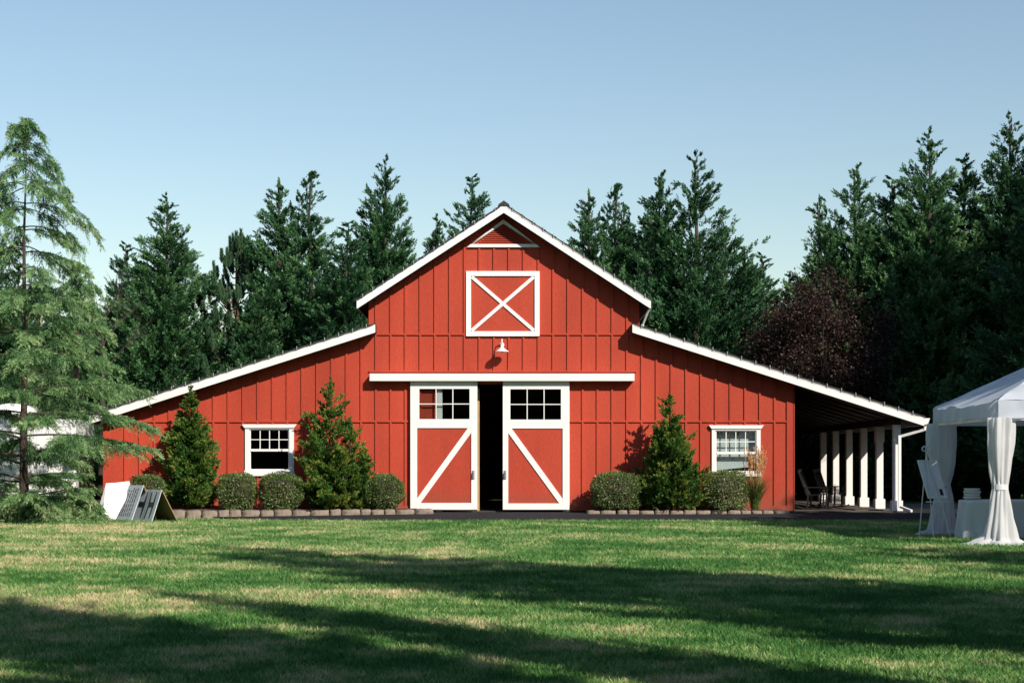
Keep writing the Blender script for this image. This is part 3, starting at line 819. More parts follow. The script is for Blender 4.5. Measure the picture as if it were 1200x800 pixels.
at(VD, 408, 258, 17, 'short conifer just left of the pointed tree beside the upper roof', 1.25, 4.0)
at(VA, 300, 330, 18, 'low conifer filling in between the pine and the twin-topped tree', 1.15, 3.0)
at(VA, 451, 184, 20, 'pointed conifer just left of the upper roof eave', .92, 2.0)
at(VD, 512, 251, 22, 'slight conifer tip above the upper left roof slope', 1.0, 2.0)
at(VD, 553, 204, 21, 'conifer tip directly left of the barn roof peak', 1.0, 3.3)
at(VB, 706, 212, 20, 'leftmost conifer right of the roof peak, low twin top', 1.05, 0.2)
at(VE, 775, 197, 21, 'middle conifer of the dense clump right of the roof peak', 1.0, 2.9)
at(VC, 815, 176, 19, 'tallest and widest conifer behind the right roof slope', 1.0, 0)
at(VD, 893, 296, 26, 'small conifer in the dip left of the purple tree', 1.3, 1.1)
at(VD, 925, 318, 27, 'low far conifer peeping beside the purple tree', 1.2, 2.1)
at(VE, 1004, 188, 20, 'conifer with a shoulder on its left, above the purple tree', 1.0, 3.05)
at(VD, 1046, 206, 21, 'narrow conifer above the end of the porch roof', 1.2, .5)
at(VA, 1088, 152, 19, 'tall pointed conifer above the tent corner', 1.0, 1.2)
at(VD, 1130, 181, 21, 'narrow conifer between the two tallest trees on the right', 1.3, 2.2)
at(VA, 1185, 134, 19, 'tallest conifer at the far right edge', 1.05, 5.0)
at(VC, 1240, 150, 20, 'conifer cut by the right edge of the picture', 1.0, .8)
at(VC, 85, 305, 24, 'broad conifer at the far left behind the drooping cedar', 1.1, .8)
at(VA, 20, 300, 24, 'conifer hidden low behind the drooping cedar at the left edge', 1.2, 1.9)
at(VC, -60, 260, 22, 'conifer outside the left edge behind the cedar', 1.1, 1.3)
# second rank of trees closing the dips of the tree line
for i, (px, py, y) in enumerate(((108,318,27),(168,318,27),(240,330,27),(262,345,26),(322,262,26),(384,262,26),(425,275,26),(482,268,27),(528,262,27),(580,262,28),(668,266,27),(738,222,26),(760,235,27),(848,232,25),(872,262,27),(908,330,30),(955,250,26),(1030,232,26),(1066,225,26),(1108,220,26),(1155,205,25),(1210,175,25))):
    at((VA,VE,VD,VC)[i % 4], px, py+38, y, 'conifer of the second rank, filling a dip between the taller front trees', 1.1, i*1.9+.6, group='second rank of conifers behind the barn')
# lower trees closing the gaps under the crowns
for i, (px, py, y) in enumerate(((130,400,30),(250,400,32),(380,330,33),(480,330,33),(640,330,33),(870,360,33),(960,340,32),(1060,330,33),(1150,330,31))):
    at((VE,VA,VC)[i % 3], px, py, y, 'low conifer of the far row, mostly hidden behind the front trees', 1.5, i*1.3, group='far row of low conifers seen in gaps')
# trees out of frame on the right and by the camera: they cast the lawn's shadows
def off(var, x, y, H, wid=1.0, rz=0): return tree(var, x, y, H, 'conifer outside the frame whose shadow falls on the lawn', wid, rz, group='conifers beside and behind the viewpoint', name='shade_tree')
def shadow_tip(px, py):
    d_ = (HC-LZ)*F/(py-545); return (px-600)/F*d_, d_-D0
def caster(var, px, py, H, wid=1.0, rz=0, dy=0):
    x_, y_ = shadow_tip(px, py); k_ = H*.93/(-SUN_T.z)
    off(var, x_-SUN_T.x*k_, y_-SUN_T.y*k_, H, wid, rz)
caster(VC, 275, 644, 16.5, .62, .3)
caster(VA, 600, 661, 15, .6, 1.3)
caster(VD, 800, 690, 14, .5, 1.9)
caster(VA, -90, 702, 14.5, .7, 2)
caster(VD, 200, 697, 12.0, .42, .4)
caster(VD, 60, 722, 12, .75, 1.4)
for tx_, ty_, q_ in ((6.2,-2.2,1.2),(7.1,-1.6,1.2),(8.0,-1.5,1.2),(8.9,-1.6,1.2),(9.9,-2.2,1.2),(11.2,-3.0,1.3),(12.6,-3.0,1.3),(6.6,-4.4,1.2),(7.1,-7.0,1.1),(9.0,-5.0,1.3),(6.8,-6.6,1.1),(6.8,-8.4,.9),(6.7,-18.6,.8),(6.4,-20.6,.8)):
    k_ = 12.5/(-SUN_T.z); off(VE, tx_-SUN_T.x*k_, ty_-SUN_T.y*k_, (12.5 if tx_ < 7.5 else 13.6 if tx_ < 8.5 else 14.6) if ty_ > -4 else 14.0, q_, tx_*3)
caster(VA, 1185, 672, 12.5, .8, 3.2)
# unseen conifers added behind the viewpoint to block sky light and darken reflections
rb = random.Random(77)
for i in range(24):
    xb = -46+i*3.9+rb.uniform(-1,1); tree((VA,VE,VC,VD)[i % 4], xb, -63+rb.uniform(-4,3)+.004*xb*xb, rb.uniform(16,21), 'tall conifer added behind the viewpoint to block sky light', 1.25, i, group='unseen conifers added behind the viewpoint to block sky light', name='sky_block_tree')
for i in range(7):  # more unseen conifers added on the left to cut the sky light
    tree((VE,VC)[i % 2], -24-rb.uniform(0,2), -48+i*5.0, rb.uniform(15,19), 'tall conifer added far left of the lawn to block sky light', 1.25, i, group='conifers added left of the lawn to block sky light, outside the frame', name='sky_block_tree')
for x_, y_, H_ in ((20.2,7.5,16),(21.5,11,17),(23,7,19),(21.8,2.5,17),(25,12,20),(27,9,21),(25,1,18),(29,-4,19),(28,5,19),(33,1,20),(23.5,9,16),(32,9,20),(36,6,20)): off(VE, x_, y_, H_, 1.15, x_)

# pine with upright candles
def pine():
    rg = np.random.default_rng(31); y = 20; x0 = wx(277, y); H = wz(268, y)-LZ
    root = empty('pine_tree', (x0, y, LZ)); tag(root, 'open pine with upright needle plumes, left of the twin-topped conifer', 'tree')
    B=[];L=[];W=[];V=[]; t = MB(); t.tube([(0,0,-.1),(.05,0,H*.5),(0,0,H*.97)], [.2,.12,.03], 8)
    lm = MB()
    for i in range(150):
        z = H*(.22+.70*rg.random()); a = rg.uniform(0,6.28); r = min(2.2, (1-(z/H))*5.0*rg.uniform(.35,1.05)+.08)
        e_ = np.array([math.cos(a)*r, math.sin(a)*r, z+.12*r]); b_ = np.array([0,0,z-.30*r])
        lm.tube([tuple(b_), tuple(b_*.4+e_*.6-np.array([0,0,.1])), tuple(e_), tuple(e_+np.array([0,0,.5]))], [.035,.025,.018,.01], 5)
        for c in range(2):
            o_ = rg.normal(size=3)*np.array([.22,.22,.15])*(c > 0); hh_ = rg.uniform(.5,.85)*(1 if c == 0 else .7); m_ = 300; q = rg.random(m_)
            cc = np.array([math.cos(a)*.25*r/2, math.sin(a)*.25*r/2, 1.]); cc /= np.linalg.norm(cc)
            P = e_+o_+cc*(q*hh_)[:,None]
            aa = rg.uniform(0,6.28,m_); dd = nrm(np.stack([np.cos(aa)*.55, np.sin(aa)*.55, np.full(m_,1.)+rg.normal(size=m_)*.15],1))
            B.append(P); L.append(dd*(.21*(1.15-.45*q)*rg.uniform(.7,1.2,m_))[:,None]); W.append(nrm(np.cross(dd, rg.normal(size=(m_,3))))*.012); V.append(rg.uniform(.25,.95,m_))
    for c in range(4):
        m_ = 300; q = rg.random(m_); P = np.array([0,0,H*.90])+np.array([rg.normal()*.12*(c>0),rg.normal()*.12*(c>0),-.25*c])+np.array([0,0,1.])*(q*.9)[:,None]
        aa = rg.uniform(0,6.28,m_); dd = nrm(np.stack([np.cos(aa)*.5, np.sin(aa)*.5, np.full(m_,1.)],1))
        B.append(P); L.append(dd*.19); W.append(nrm(np.cross(dd, rg.normal(size=(m_,3))))*.012); V.append(rg.uniform(.25,.95,m_))
    link('crown', leaf_mesh('crown', *[np.concatenate(q) for q in (B,L,W,V)]), M['pine'], root)
    t.build('trunk', M['bark'], root); lm.build('limbs', M['bark'], root)
pine()

# purple-leaved broadleaf tree
def purple():
    rg = np.random.default_rng(41); y = 16.6; x0 = wx(963, y)
    root = empty('purple_leaf_tree', (x0, y, LZ)); tag(root, 'round dark purple-leaved tree behind the porch roof', 'tree')
    H = wz(322, y)-LZ; Rr = 2.75
    cl = []
    for i in range(150):
        v_ = nrm(rg.normal(size=3)); r = rg.uniform(.35,1)**.6
        cl.append(np.array([v_[0]*Rr*r, v_[1]*Rr*r, H*.60+v_[2]*H*.38*r]))
    cl = np.array(cl); n = 52000; idx = rg.integers(0, len(cl), n)
    P = cl[idx]+rg.normal(size=(n,3))*.30
    dd = nrm(rg.normal(size=(n,3))+np.array([0,0,-.2])); W = nrm(np.cross(dd, rg.normal(size=(n,3))))*.033
    V = np.clip(.45+rg.normal(size=n)*.2, 0, 1)
    link('crown', leaf_mesh('crown', P, dd*(.10*rg.uniform(.7,1.3,n))[:,None], W, V), M['purple'], root)
    t = MB(); t.tube([(0,0,-.1),(0,.05,1.6),(.1,0,H*.5)], [.22,.17,.1], 9)
    for c in cl[::9]: t.tube([(0,0,1.4),tuple(c*.5+np.array([0,0,.8])),tuple(c)], [.07,.045,.01], 5)
    t.build('trunk', M['darkbark'], root)
purple()

# near drooping cedar at the left
def cedar(x0, y0, H, seed, label, reach=3.7, low=.05, nbr=100, dens=16):
    rg = np.random.default_rng(seed)
    root = empty('drooping_cedar' if H > 2 else 'juniper', (x0, y0, LZ)); tag(root, label, 'tree' if H > 2 else 'shrub')
    P=[];Dd=[];Ls=[];Vt=[]; lm = MB()
    for i in range(nbr):
        t = low+(1-low)*(i+rg.uniform(-.4,.4))/nbr; t = min(.985, max(low, t)); z = H*t; lay = .52; z = z*.45+(round(z/lay)*lay)*.55+rg.uniform(-.05,.05)
        a = i*2.399+rg.uniform(-.5,.5)
        ln = (reach*(1-t)**.76*rg.uniform(.62,1.12)+.07)
        if z < 1.35: ln *= .58
        if t > .62: ln *= .95+.5*(t > .78)*(t < .93)
        rise = .16*(1-t)+rg.uniform(-.06,.14); droop = (.10+.30*t+.55*t*t*t)/max(ln,.6)*rg.uniform(.8,1.3)
        K = 9; pts = []
        for k in range(K+1):
            s = k/K*ln; aa = a+.10*math.sin(s*2+i)
            pts.append(np.array([math.cos(aa)*s, math.sin(aa)*s, z+rise*s-droop*s*s*.9]))
        pts = [q if q[2] > .12 else np.array([q[0],q[1],.12+.1*rg.random()]) for q in pts]
        lm.tube([tuple(q) for q in pts], [max(.004,.028*(1-t)**.5*(1-k/K)+.004) for k in range(K+1)], 5)
        # side twigs
        nt_ = int((6+ln*dens)*(1 if t < .6 else .72))
        for j in range(nt_):
            s = rg.uniform(.12,1)**.8; f = s*K; k = min(K-1, int(f)); q = pts[k]*(1-(f-k))+pts[k+1]*(f-k)
            ax = nrm(pts[k+1]-pts[k]); side = nrm(np.cross(ax, [0,0,1]))*(1 if j % 2 else -1)
            tl = (.20+.62*ln/reach*(1-s*.72))*rg.uniform(.6,1.2)
            d_ = nrm(ax*.75+side*rg.uniform(.3,1.0)+np.array([0,0,rg.uniform(-.45,.12)]))
            P.append(q); Dd.append(d_); Ls.append(tl); Vt.append(s)
        P.append(pts[-2]); Dd.append(nrm(pts[-1]-pts[-2])+np.array([0,0,-.5])); Ls.append(.45); Vt.append(1)
    if H > 2:      # upright leader with short hanging side twigs
        for j in range(46):
            q = rg.random(); a = rg.uniform(0,6.28)
            P.append(np.array([0,0,H*(.86+.095*q)])); Dd.append(np.array([math.cos(a)*(1-.8*q), math.sin(a)*(1-.8*q), -.25+1.3*q])); Ls.append(.34*(1-.6*q)*rg.uniform(.7,1.2)); Vt.append(1.)
    P=np.array(P); Dd=np.array(Dd); Ls=np.array(Ls); Vt=np.array(Vt)
    # each twig: secondary hanging twiglets, each a spray of needles
    n=len(P); m=7
    tt = (np.arange(m)+.4)/m
    P2 = (P[:,None]+nrm(Dd)[:,None]*(Ls[:,None]*tt)[...,None]); P2[...,2] -= .35*(Ls[:,None]*tt)**2
    D2 = nrm(Dd)[:,None]*.9+rg.normal(size=(n,m,3))*.38+np.array([0,0,-.32])
    P2=P2.reshape(-1,3); D2=D2.reshape(-1,3)
    P2[:,2] = np.maximum(P2[:,2], .06)
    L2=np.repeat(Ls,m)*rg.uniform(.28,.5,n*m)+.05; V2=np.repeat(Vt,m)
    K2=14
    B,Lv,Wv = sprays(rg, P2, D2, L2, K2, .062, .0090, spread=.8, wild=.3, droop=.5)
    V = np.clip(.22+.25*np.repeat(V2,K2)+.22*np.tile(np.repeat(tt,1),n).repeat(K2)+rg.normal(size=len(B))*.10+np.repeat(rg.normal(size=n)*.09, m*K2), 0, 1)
    print('cedar leaves', len(B))
    link('crown', leaf_mesh('crown', B, Lv, Wv, V), M['cedar'], root)
    trunk_mb(H*.94, .115, .006, .05, seed, 9).build('trunk', M['darkbark'], root)
    lm.build('limbs', M['darkbark'], root)
yc = -4.6
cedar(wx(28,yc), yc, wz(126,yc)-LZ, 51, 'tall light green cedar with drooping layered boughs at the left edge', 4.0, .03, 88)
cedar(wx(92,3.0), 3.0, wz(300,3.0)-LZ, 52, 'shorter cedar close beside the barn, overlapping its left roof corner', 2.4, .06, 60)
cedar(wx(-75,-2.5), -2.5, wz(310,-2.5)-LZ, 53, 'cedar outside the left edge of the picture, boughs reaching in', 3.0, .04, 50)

for px_, y_, H_, r_, sd in ((8,-4.9,.85,1.25,61),(52,-5.0,.8,1.15,62),(92,-4.6,.62,.95,63)):
    cedar(wx(px_,y_), y_, H_, sd, {61:'low spreading juniper at the left edge of the lawn', 62:'low spreading juniper right of the cedar trunk', 63:'smallest low juniper, beside the white folded board'}[sd], r_, .12, 34, 22)
# bare twiggy sapling above the cedars
def twigs():
    rn = random.Random(3); y = 14; root = empty('bare_tree', (wx(118,y), y, LZ)); tag(root, 'leafless twiggy tree top above the left cedars', 'tree')
    H = wz(300,y)-LZ; t = MB(); t.tube([(0,0,-.1),(.1,0,H*.6),(.0,0,H*.75)], [.12,.06,.035], 7); t.build('trunk', M['darkbark'], root)
    b = MB()
    def grow(p, d, l, r, n):
        q = p+d*l; mid = p+d*l*.5+Vector((rn.uniform(-.1,.1),rn.uniform(-.1,.1),.05))*l
        b.tube([p, mid, q], [r, r*.75, r*.5], 4, False)
        if n:
            for _ in range(3): grow(p+(q-p)*rn.uniform(.5,1), (d+Vector((rn.uniform(-.6,.6),rn.uniform(-.6,.6),rn.uniform(-.1,.4)))).normalized(), l*.66, r*.5, n-1)
    for i in range(6): grow(Vector((.05,0,H*(.5+.04*i))), Vector((math.cos(i*2.4)*.6,math.sin(i*2.4)*.6,.9)).normalized(), 1.4, .03, 3)
    b.build('twigs', M['darkbark'], root)
twigs()

# ================================================================ LEFT: trailer and signs
def trailer():
    x1 = wx(88, 1.0); y0 = 1.0
    root = empty('cargo_trailer', (x1-1.6, y0+1.1, LZ)); tag(root, 'white box trailer with rounded roof hood, half hidden behind the cedar', 'trailer')
    m = MB(); m.box(-2.0, 1.6, -1.05, 1.05, .55, 2.70, .05); body = m.build('body', M['trailer'], root)
    m = MB()
    for k in range(8): m.box(-1.9+k*.48, -1.87+k*.48, -1.062, -1.0505, .6, 2.55)
    m.box(-2.0, 1.6, -1.07, -1.051, .55, .64); m.box(-2.0, 1.6, -1.07, -1.051, 2.5, 2.6); m.build('side_ribs', M['trailer'], root)
    m = MB(); n = 10
    pts = [(-.95+1.05*(1-math.cos(math.pi*i/n))/1.0*.55, 2.70+.46*math.sin(math.pi*i/n)**.6) for i in range(n+1)]
    m.prism([(p, q) for p, q in pts][::-1], -.6, .6); m.build('roof_hood', M['trailer'], root, True)
    for sx in (-.5, .35):
        w = MB(); w.tube([(sx,-1.08,.33),(sx,-.88,.33)], .33, 20); wo = w.build('wheel', M['tyre'], root)
        MB().tube([(sx,-1.09,.33),(sx,-1.0,.33)], .18, 14).build('rim', M['metal'], wo)
    MB().box(-.95, .8, -1.12, -.8, .68, .74).build('mudguard', M['metal'], root)
    MB().box(-1.95, 1.55, -.9, .9, .40, .549).build('chassis', M['black'], root)
    MB().box(-1.75, -.9, -1.058, -1.0515, 1.3, 1.9).build('side_window', M['glass'], root)
    MB().beam((1.55,-.5,.47),(2.3,0,.45),.08,.08).beam((1.55,.5,.47),(2.3,0,.45),.08,.08).beam((2.2,0,.5),(2.2,0,.0),.06,.06).build('tow_bar', M['black'], root)
trailer()

def board_frame(P, U, Vv, w, h, t=.018):
    """board from corner P along U (width) and V (height)"""
    U = Vector(U).normalized(); Vv = Vector(Vv).normalized(); Nn = U.cross(Vv).normalized()
    return lambda u, v, d=0: Vector(P)+U*(u*w)+Vv*(v*h)+Nn*d
def a_frame(loc, ang, w, h, sp0, sp1, label, marks):
    root = empty('folding_sign', (loc[0], loc[1], LZ)); tag(root, label, 'sign', 'shade-grey folding signs on the lawn edge')
    hd = Vector((math.cos(ang), -math.sin(ang), 0)); sp = Vector((-math.sin(ang), -math.cos(ang), 0))
    zt = math.sqrt(h*h-sp0*sp0)
    top0 = -hd*w/2+Vector((0,0,zt)); 
    def panel(name, s, off, m):
        bot0 = -hd*w/2+sp*s+Vector((0,0,.01)); up_ = top0+sp*off-bot0; hh = up_.length; U = hd; V_ = up_.normalized(); N_ = sp*(1 if s > 0 else -1)
        N_ = (N_-V_*N_.dot(V_)).normalized()
        g = lambda u, v, d=0: bot0+U*(u*w)+V_*(v*hh)+N_*d
        b = MB(); b.hull([g(0,0,0),g(1,0,0),g(1,0,-.018),g(0,0,-.018)], [g(0,1,0),g(1,1,0),g(1,1,-.018),g(0,1,-.018)])
        return b.build(name, m, root), g
    fo, g = panel('front_panel', sp0, .012, M['signshade']); panel('rear_panel', -sp1, -.012, M['ply'])
    k = MB()
    for poly in marks:
        a = [g(u, v, .003) for u, v in poly]; b_ = [g(u, v, .006) for u, v in poly]; k.hull(a, b_)
    k.build('lettering', M['signink'], fo)
    return root
def rect(u0,u1,v0,v1): return [(u0,v0),(u1,v0),(u1,v1),(u0,v1)]
ys = -3.95
mk = [rect(.10,.335,.44,.60), [(.36,.10),(.40,.10),(.43,.50),(.40,.93),(.37,.93),(.335,.60),(.335,.44)], rect(.492,.500,0.02,.98),
      [(.56,.08),(.61,.08),(.65,.45),(.65,.62),(.60,.92),(.56,.92),(.585,.5)], rect(.651,.80,.45,.60), [(.80,.10),(.84,.10),(.87,.5),(.84,.93),(.81,.93),(.80,.60),(.80,.45)]]
a_frame((wx(178,ys), ys), R(56), 1.32, .84, .27, .42, 'nearer shade-grey folding sign with bold dark strokes and a plywood rear leaf', mk)
tx = []
rn = random.Random(4)
for i in range(7):
    u = .10+i*.115; v = .12
    while v < .85:
        l = rn.uniform(.05,.13); tx.append(rect(u, u+.035, v, v+l)); v += l+.03
a_frame((wx(158,ys+.6), ys+.6), R(52), 1.05, .96, .34, .34, 'farther shade-grey folding sign with thin lines of writing', tx)
# white panels leaning together
root = empty('white_panel', (wx(131,-3.3), -3.3, LZ)); tag(root, 'bright white folded board standing left of the folding signs', 'board')
b = MB(); s = 45.9
pp = lambda px, py, y_: ((px-131)/s, y_, (609.2-py)/s)
def slab(mb_, a, t=.02): mb_.hull([Vector(q) for q in a], [Vector(q)+Vector((0,t,0)) for q in a])
slab(b, [pp(124,609,-.30), pp(138,609,-.30), pp(151,575,.15), pp(148.5,563.5,.25), pp(131,565.5,.25)]); b.build('front_panel', M['whiteboard'], root)
b = MB(); slab(b, [pp(113,607,-.1), pp(123.5,609,-.30), pp(130.5,565.5,.25), pp(122,566,.2)]); b.build('side_panel', M['whiteboard'], root)
b = MB(); slab(b, [pp(113,605,.65), pp(145,605,.65), pp(149,564.5,.30), pp(123,566.5,.30)]); b.build('rear_panel', M['whiteboard'], root)

# ================================================================ PORCH: rocking chairs, fence
def rocker():
    root = empty('rocking_chair', (0,0,0))
    # faces +x ; seat 0.42 high
    for s in (-1,1):
        m = MB(); m.tube([(-.52,s*.27,.10),(-.35,s*.27,.045),(-.1,s*.27,.018),(.15,s*.27,.02),(.38,s*.27,.06),(.48,s*.27,.10)], .02, 6); m.build('rocker', M['black'], root)
        MB().beam((.25,s*.27,.03),(.27,s*.27,.62),.045,.045,(1,0,0)).build('leg', M['black'], root)
        MB().beam((-.20,s*.27,.03),(-.17,s*.27,.42),.045,.045,(1,0,0)).build('leg', M['black'], root)
        MB().box(-.30, .36, s*.27-.045, s*.27+.045, .62, .645).build('arm', M['black'], root)
    m = MB(); 
    for k in range(7): m.box(-.22+k*.075, -.16+k*.075, -.26, .26, .40-.0+.004*k, .42+.004*k)
    m.build('seat', M['black'], root)
    m = MB(); m.beam((-.20,-.25,.40),(-.46,-.25,1.12),.04,.04).beam((-.20,.25,.40),(-.46,.25,1.12),.04,.04)
    m.beam((-.455,-.25,1.10),(-.455,.25,1.10),.03,.10).beam((-.22,-.25,.46),(-.22,.25,.46),.03,.06)
    for k in range(6): yk = -.19+k*.076; m.beam((-.23,yk,.48),(-.45,yk,1.07),.045,.015)
    m.build('backrest', M['black'], root)
    m = MB(); m.beam((.255,-.25,.22),(.255,.25,.22),.03,.03).beam((-.19,-.25,.22),(-.19,.25,.22),.03,.03); m.build('stretcher', M['black'], root)
    return root
r1 = rocker(); r1.location = (wx(956,1.6), 1.6, .012); r1.rotation_euler = (0,0,R(-20)); tag(r1, 'black slatted rocking chair nearest the red wall corner on the porch', 'rocking chair', 'black rocking chairs on the porch')
r2 = copy_tree(r1); r2.location = (wx(973,3.4), 3.4, .012); r2.rotation_euler = (0,0,R(-35)); r2['label'] = 'black rocking chair farther back on the porch, beside the white posts'
# white rail fence seen through the porch
f = empty('rail_fence', (9,21,LZ)); tag(f, 'white rail fence far back beyond the open porch', 'fence')
m = MB()
for z_ in (.35,.70,1.05): m.box(-4, 9, -.02, .02, z_-.06, z_+.06)
m.build('rails', M['white'], f)
for k in range(6): MB().box(-4.06+k*2.5, -3.94+k*2.5, .021, .14, 0, 1.2).build('fence_post', M['white'], f)

# ================================================================ TENT
TX, TY0, TY1 = 8.53, -16.3, -11.9; TWd = 4.4; ZE = 2.24; ZT = 2.55
tent = empty('canopy_tent', (TX+TWd/2, (TY0+TY1)/2, LZ)); tag(tent, 'white pyramid canopy tent with gathered curtains at its corners', 'tent')
hx, hy = TWd/2, (TY1-TY0)/2
def grid_mesh(fn, nu, nv, thick=0):
    bm_ = bmesh.new(); vs = [[bm_.verts.new(fn(i/nu, j/nv)) for j in range(nv+1)] for i in range(nu+1)]
    for i in range(nu):
        for j in range(nv): bm_.faces.new((vs[i][j], vs[i+1][j], vs[i+1][j+1], vs[i][j+1]))
    mb_ = MB(); mb_.bm.free(); mb_.bm = bm_; return mb_
cs = [(-hx,-hy),(hx,-hy),(hx,hy),(-hx,hy)]
PK = 3.72
rm = MB(); 
for k in range(4):
    a, b_ = cs[k], cs[(k+1)%4]; n = 14; rows = []
    for j in range(n+1):
        t = j/n; row = []
        for i in range(n+1):
            s = i/n; x_ = (a[0]*(1-s)+b_[0]*s)*(1-t); y_ = (a[1]*(1-s)+b_[1]*s)*(1-t)
            sag = -.10*math.sin(math.pi*s)*(1-t)*(.4+math.sin(math.pi*t))+.05*noise.noise(Vector((x_*1.7,y_*1.7,k)))*(1-t)
            if t == 1: sag = 0
            row.append(rm.bm.verts.new((x_, y_, ZT+(PK-ZT)*t+sag)))
        rows.append(row)
    for j in range(n):
        for i in range(n):
            rm.bm.faces.new((rows[j][i], rows[j][i+1], rows[j+1][i+1], rows[j+1][i]))
bmesh.ops.remove_doubles(rm.bm, verts=rm.bm.verts, dist=.004)
rm.build('roof_canopy', M['tent'], tent, True)
vm = MB()
for k in range(4):
    a, b_ = cs[k], cs[(k+1)%4]; n = 44; rows = []
    nx_, ny_ = (b_[1]-a[1]), -(b_[0]-a[0]); ll_ = math.hypot(nx_, ny_); nx_/=ll_; ny_/=ll_
    for i in range(n+1):
        s = i/n; x_ = a[0]*(1-s)+b_[0]*s; y_ = a[1]*(1-s)+b_[1]*s; row = []
        for j in range(5):
            t = j/4; w_ = (.02*math.sin(s*47+k)*t+.045*noise.noise(Vector((s*18,t*1.5+s*6,k*5)))*(.3+t))*min(1, 8*s, 8*(1-s))
            zt_ = ZT-.10*math.sin(math.pi*s)*.4
            row.append(vm.bm.verts.new((x_+nx_*(.012+w_), y_+ny_*(.012+w_), zt_*(1-t)+(ZE-.015*math.sin(s*22+k))*t)))
        rows.append(row)
    for i in range(n):
        for j in range(4): vm.bm.faces.new((rows[i][j], rows[i+1][j], rows[i+1][j+1], rows[i][j+1]))
vm.build('valance', M['tent'], tent, True)
for cx, cy in cs: MB().box(cx*.985-.025, cx*.985+.025, cy*.985-.025, cy*.985+.025, 0, ZT-.03, .005).build('tent_pole', M['easel'], tent)
m = MB()
for k in range(4):
    a, b_ = cs[k], cs[(k+1)%4]; m.beam((a[0]*.985,a[1]*.985,ZE+.0),(b_[0]*.985,b_[1]*.985,ZE+.0),.03,.09); m.beam((a[0]*.985,a[1]*.985,ZT-.05),(0,0,PK-.08),.03,.03)
m.build('frame_bars', M['easel'], tent)
def curtain(cx, cy, seed, lean=0, wT=.42, wB=.36):
    """gathered drape, tied at ~half height, puddled on the grass"""
    rn = random.Random(seed); ph = [rn.uniform(0,6) for _ in range(5)]
    tie = 1.02
    def fn(u, v):
        z = 2.22*(1-v)+.02; a = u*2*math.pi
        if z > tie: t = (z-tie)/(2.24-tie); r = .115+(wT/2-.115)*min(1, t*1.6)**.8; off_ = lean*t
        else: t = (tie-z)/tie; r = .115+(wB/2-.115)*(t*.75+.25*t*t); off_ = 0
        if z < .07: r *= 1.35
        fold = 1+.15*math.sin(a*6+ph[0]+z*.9)*min(1,abs(z-tie)*3+.35)+.10*math.sin(a*13+ph[1]-z*1.7)+.07*math.sin(a*3+z*4+ph[2])+.10*noise.noise(Vector((math.cos(a)*3,math.sin(a)*3,z*2.5+seed)))
        return (cx+off_+math.cos(a)*r*fold*1.1, cy+math.sin(a)*r*fold*.8, max(.012, z+.02*math.sin(a*5+ph[3])*(z<.12)))
    g_ = grid_mesh(fn, 96, 34); o = g_.build('curtain', M['curtain'], tent, True)
    fn2 = lambda u, v: (cx+math.cos(u*6.2832)*(.138), cy+math.sin(u*6.2832)*.112, tie-.05+.10*v)
    grid_mesh(fn2, 16, 2).build('curtain_tie', M['linen'], o, True)
    # puddle of cloth
    def fn3(u, v):
        a = u*6.2832; r = (.10+.32*v)*(1+.28*math.sin(a*3+ph[4])+.1*math.sin(a*7)); return (cx-.10+math.cos(a)*r*1.25, cy-.05+math.sin(a)*r*.7, .10*(1-v)**1.0*(1+.4*math.sin(a*6+v*9))+.035*abs(math.sin(a*9+v*5))*(1-v)+.008)
    grid_mesh(fn3, 48, 8).build('curtain_hem', M['curtain'], o, True)
curtain(-hx+.17, hy-.10, 1, -.03, .46, .52)
curtain(-hx+.07, -hy+.10, 2, -.0, .38, .54)
curtain(hx-.08, -hy+.10, 3); curtain(hx-.08, hy-.10, 4)

# table and cloth inside
ty = -13.6
tb = empty('banquet_table', (10.2, ty, LZ)); tag(tb, 'folding table under the white cloth inside the tent', 'table')
MB().box(-1.45, 1.6, -.38, .38, .70, .728, .004).build('tabletop', M['china'], tb)
for sx in (-1.2, 1.35):
    for sy in (-.3, .3): MB().tube([(sx,sy,0),(sx,sy,.70)], .014, 8).build('leg', M['metal'], tb)
tcl = empty('tablecloth', (10.2, ty, LZ)); tag(tcl, 'white floor-length cloth over the table in the tent', 'tablecloth')
def cloth(u, v):
    # v 0..1 around profile: centre of top -> edge -> floor
    a = u*2*math.pi; ca, sa = math.cos(a), math.sin(a); q = (abs(ca)**8+abs(sa)**8)**(-1/8)
    ex_, ey_ = ca*q*1.64-.0+.08, sa*q*.42
    if v < .4: t = v/.4; return (ex_*t, ey_*t, .745-.006*t**6)
    t = (v-.4)/.6; fold = .035*t*math.sin(a*16+2*math.sin(a*3))+.025*t*math.sin(a*27)
    k = 1+.02*t; nrm_ = Vector((ca*abs(ca)**3, sa*abs(sa)**3, 0)); nrm_.normalize()
    return (ex_*k+nrm_.x*(fold+.03*t), ey_*k+nrm_.y*(fold+.05*t), .742*(1-t)+.01)
grid_mesh(cloth, 200, 24).build('cloth', M['linen'], tcl, True)
px_ = 8.53+ (1132-1130)/60
for k in range(4):
    o = MB().lathe([(.02,0),(.13,.0),(.165-.015*(k%2),.035),(.17-.015*(k%2),.055),(.14,.05),(.02,.035)], 24).build('plate_stack', M['china'], None, True)
    o.name = 'dish'; o.location = (wx(1129.5,ty)+.13+.0*k, ty-.10, LZ+.748+.052*k)
    tag(o, ('lowest','second from bottom','second from top','topmost')[k]+' white dish in the stack on the tent table', 'dish', 'white dishes stacked on the cloth')

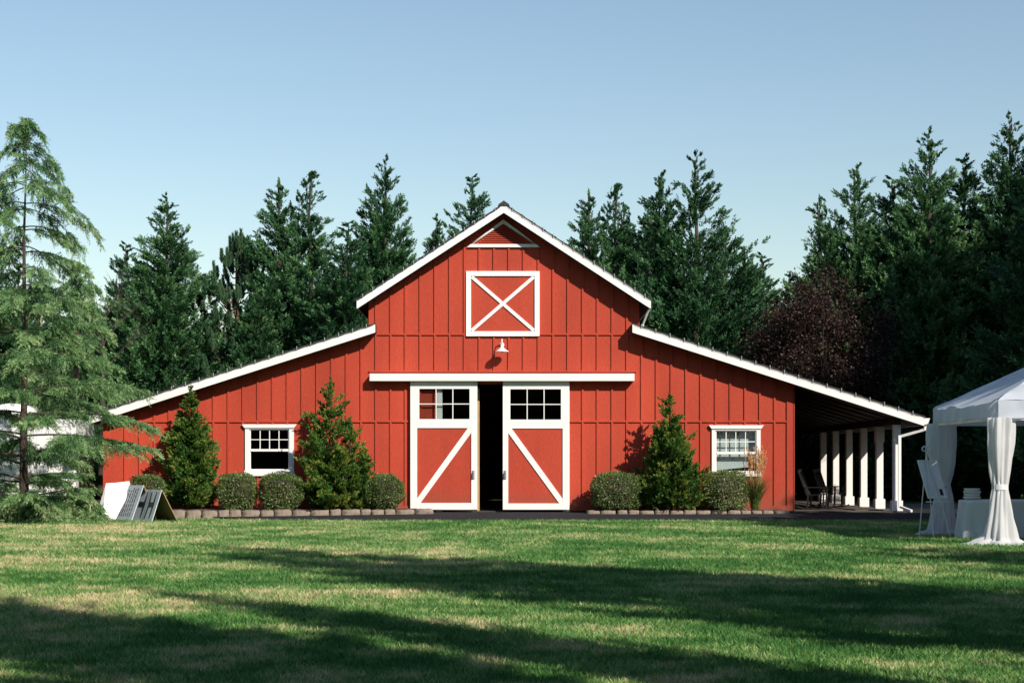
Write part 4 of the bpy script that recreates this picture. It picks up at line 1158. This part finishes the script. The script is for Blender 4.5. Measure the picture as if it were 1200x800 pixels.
# easel and board
ye = -13.4
es = empty('display_easel', (wx(1093,ye), ye-.0, LZ)); tag(es, 'white iron easel with scroll top standing left of the tent', 'easel')
zt_ = 1.66
for p in ((-.29,-.10),(-.06,-.30),(.31,-.15)):
    tp = (-.12 if p[0] < 0 else -.10, .0, zt_)
    MB().tube([(p[0],p[1],0),tp], .011, 6).build('leg', M['easel'], es)
m = MB()
for s_ in (-1,1):
    c = (-.12+s_*.045, -.01, zt_+.05); pts = [(-.12+s_*.005,-.01,zt_-.12)]+[(c[0]-s_*.065*math.cos(a)*(1-a/9), c[1], c[2]+.065*math.sin(a)*(1-a/9)) for a in [i*.45 for i in range(12)]]
    m.tube(pts, .012, 5)
m.build('scroll', M['easel'], es)
MB().beam((-.18,-.20,.70),(.26,-.30,.70),.04,.02).build('ledge', M['easel'], es)
bo = empty('display_board', (wx(1093,ye), ye, LZ)); tag(bo, 'white washed board leaning on the easel beside the tent', 'board')
U = Vector((.42,-.42,0)); s2 = F/(D0+ye)
BL = Vector(((1085-1093)/s2, -.17, wz(583.5,ye)-LZ)); TL = Vector(((1074.6-1093)/s2, -.02, wz(539,ye)-LZ))
Uu = Vector((.41,.16,0)); Vv_ = TL-BL; Nn = Uu.cross(Vv_).normalized()
if Nn.y > 0: Nn = -Nn
b = MB(); b.hull([BL, BL+Uu, BL+Uu-Nn*.012, BL-Nn*.012], [TL, TL+Uu, TL+Uu-Nn*.012, TL-Nn*.012]); b.build('panel', M['easelboard'], bo)
b = MB(); g = lambda u, v, d_: BL+Uu*u+Vv_*v+Nn*d_
for (u0,u1,v0,v1) in ((0,1,0,.03),(0,1,.97,1),(0,.04,.03,.97),(.96,1,.03,.97)):
    b.hull([g(u0,v0,.001),g(u1,v0,.001),g(u1,v1,.001),g(u0,v1,.001)],[g(u0,v0,.012),g(u1,v0,.012),g(u1,v1,.012),g(u0,v1,.012)])
b.build('board_edge', M['whiteboard'], bo)
b = MB(); b.hull([g(.70,.08,.002),g(.86,.08,.002),g(.86,.24,.002),g(.70,.24,.002)],[g(.70,.08,.006),g(.86,.08,.006),g(.86,.24,.006),g(.70,.24,.006)]); b.build('photo_print', M['signink'], bo)

# ================================================================ LIGHT, SKY, CAMERA
sun = bpy.data.lights.new('sun', 'SUN'); sun.energy = 5.0; sun.angle = R(.53); sun.color = (1, .93, .83)
so = bpy.data.objects.new('sun', sun); COL.objects.link(so); so.rotation_euler = SUN_T.to_track_quat('-Z', 'Y').to_euler(); so.location = (20,-40,30)
w = bpy.data.worlds.new('World'); SC.world = w; w.use_nodes = True; nt = w.node_tree
sky = nt.nodes.new('ShaderNodeTexSky'); sky.sky_type = 'NISHITA'; sky.sun_disc = False
el = math.asin(-SUN_T.z); az = math.atan2(-SUN_T.x, -SUN_T.y)
sky.sun_elevation = el; sky.sun_rotation = az; sky.air_density = 1.35; sky.dust_density = .1; sky.ozone_density = 2.0
bg = nt.nodes['Background']; bg.inputs[1].default_value = .102
nt.links.new(sky.outputs[0], bg.inputs[0])
cam = bpy.data.cameras.new('camera'); co = bpy.data.objects.new('camera', cam); COL.objects.link(co)
co.location = (0, -D0, HC); co.rotation_euler = (R(90), 0, 0)
cam.sensor_width = 36; cam.lens = F/1200*36; cam.shift_y = 145/1200; cam.clip_end = 3000; cam.clip_start = .1
SC.camera = co
vs = SC.view_settings; vs.view_transform = 'Standard'; vs.look = 'None'; vs.exposure = 0.27; vs.gamma = 1
SC.cycles.diffuse_bounces = 2
